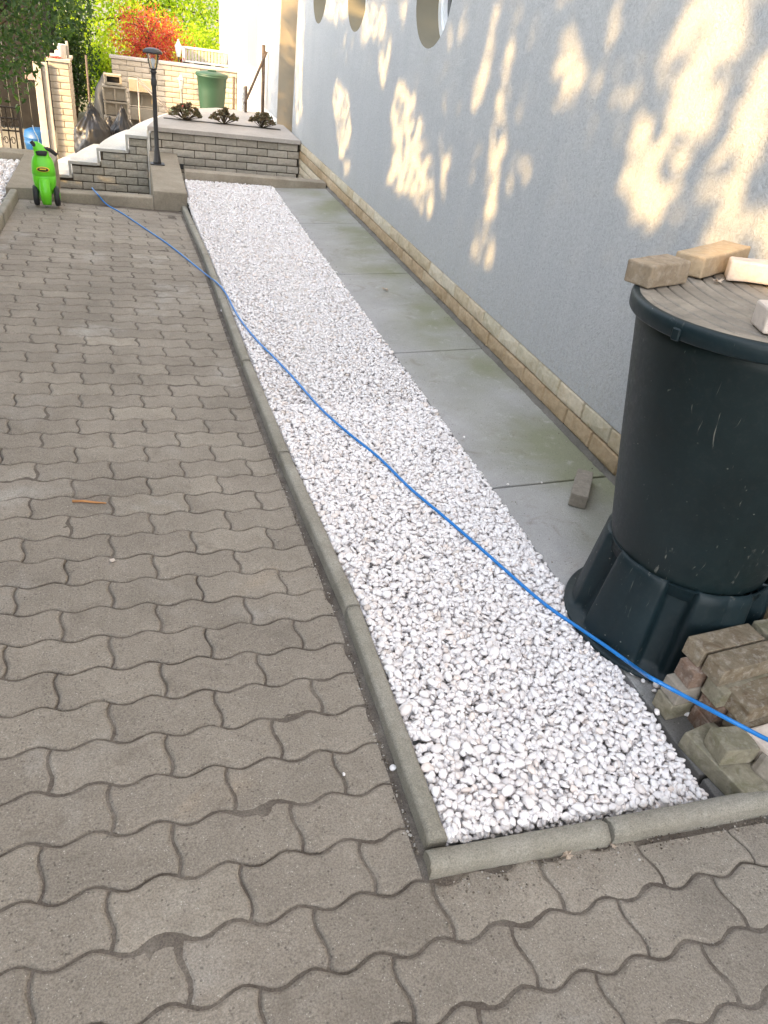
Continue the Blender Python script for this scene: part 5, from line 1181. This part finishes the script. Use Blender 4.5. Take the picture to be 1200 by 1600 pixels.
tree('tree', (-3.7, -2.6, -0.1), (-3.8, -2.6, 3.0), (1.3, 2.3, 2.7), 800, 26, 0.15, M['leaf_dark'], 'leafy tree on the left of the drive, the one behind the camera', 31, 0.26, True, grp=GT)
tree('tree', (-3.6, 0.6, -0.1), (-3.7, 0.6, 3.0), (1.25, 2.3, 2.7), 950, 26, 0.15, M['leaf_dark'], 'leafy tree on the left of the drive beside the near paving', 32, 0.26, True, grp=GT)
tree('tree', (-3.7, 3.6, -0.1), (-3.75, 3.7, 3.0), (1.25, 2.3, 2.7), 950, 26, 0.15, M['leaf_dark'], 'leafy tree on the left of the drive halfway along the gravel', 33, 0.26, True, grp=GT)
tree('tree', (-3.8, 6.2, -0.1), (-3.9, 6.3, 2.9), (1.2, 2.0, 2.6), 800, 26, 0.15, M['leaf_dark'], 'leafy tree on the left of the drive near the lamp post', 34, 0.26, True, grp=GT)
hg = tree('hedge', (-3.0, 2.5, -0.1), (-3.0, 2.2, 0.9), (0.45, 7.2, 1.35), 2300, 22, 0.12, M['leaf_dark'], 'long dense unseen hedge added on the left to keep the drive shaded', 35, 0.2, True, cat='hedge', nb=30, r0=0.05)  # out of view, added to block low sun from paving and lower wall
# foreground foliage hanging into the top left corner
def proj(p):
    d = Vector(p)-EYE; z = d.dot(_f); return 600+F*d.dot(_r)/z, 800-F*d.dot(_u)/z
LIM = [(-900, -900), (150, -900), (148, 20), (132, 40), (125, 55), (100, 66), (84, 80), (66, 96), (60, 130), (44, 150), (30, 172), (10, 160), (-30, 200), (-900, 300)]
def keep_corner(p):
    u, v = proj(p); return bool(in_poly(np.array([u]), np.array([v]), LIM)[0])
tree('tree', (-2.3, 9.9, -0.6), (-1.35, 9.9, 1.55), (1.45, 1.1, 1.35), 620, 15, 0.085, M['leaf_dark'], 'dark green tree hanging over the gate in the top left corner', 36, 0.14, False, keep_corner, asp=0.36)
tree('bush', (0.6, 21.5, -0.6), (0.6, 21.5, 1.1), (3.6, 1.3, 2.2), 1500, 18, 0.10, M['leaf_yellow'], 'large bright yellow-green bush filling the background', 37, 0.22, cat='bush', nb=14)
tree('shrub', (0.45, 17.3, -0.6), (0.47, 17.3, 0.58), (0.74, 0.55, 0.62), 420, 20, 0.055, M['leaf_red'], 'red-leaved Japanese style maple above the far brick wall', 38, 0.09, cat='shrub', r0=0.04, asp=0.30, nb=22)
tree('shrub', (1.6, 18.8, -0.6), (1.6, 18.8, 0.45), (0.75, 0.5, 0.62), 260, 16, 0.07, M['leaf_yellow'], 'light green shrub behind the slatted railing', 39, 0.10, cat='shrub', r0=0.04)
tree('shrub', (-0.95, 16.2, -0.6), (-0.92, 16.2, 0.35), (0.38, 0.5, 0.85), 260, 16, 0.07, M['leaf_dark'], 'dark green shrub behind the cream pillar', 40, 0.10, cat='shrub', r0=0.04)
tree('shrub', (-0.45, 16.8, -0.6), (-0.42, 17.2, 0.0), (0.36, 0.4, 0.62), 200, 16, 0.07, M['leaf_yellow'], 'yellow-green shrub between the pillar and the tarpaulin', 41, 0.09, cat='shrub', r0=0.03)
tree('tree', (-3.5, 21.5, -0.6), (-3.6, 21.5, 2.2), (2.6, 1.6, 2.6), 700, 16, 0.14, M['leaf_dark'], 'big dark tree far behind the shed', 42, 0.3)
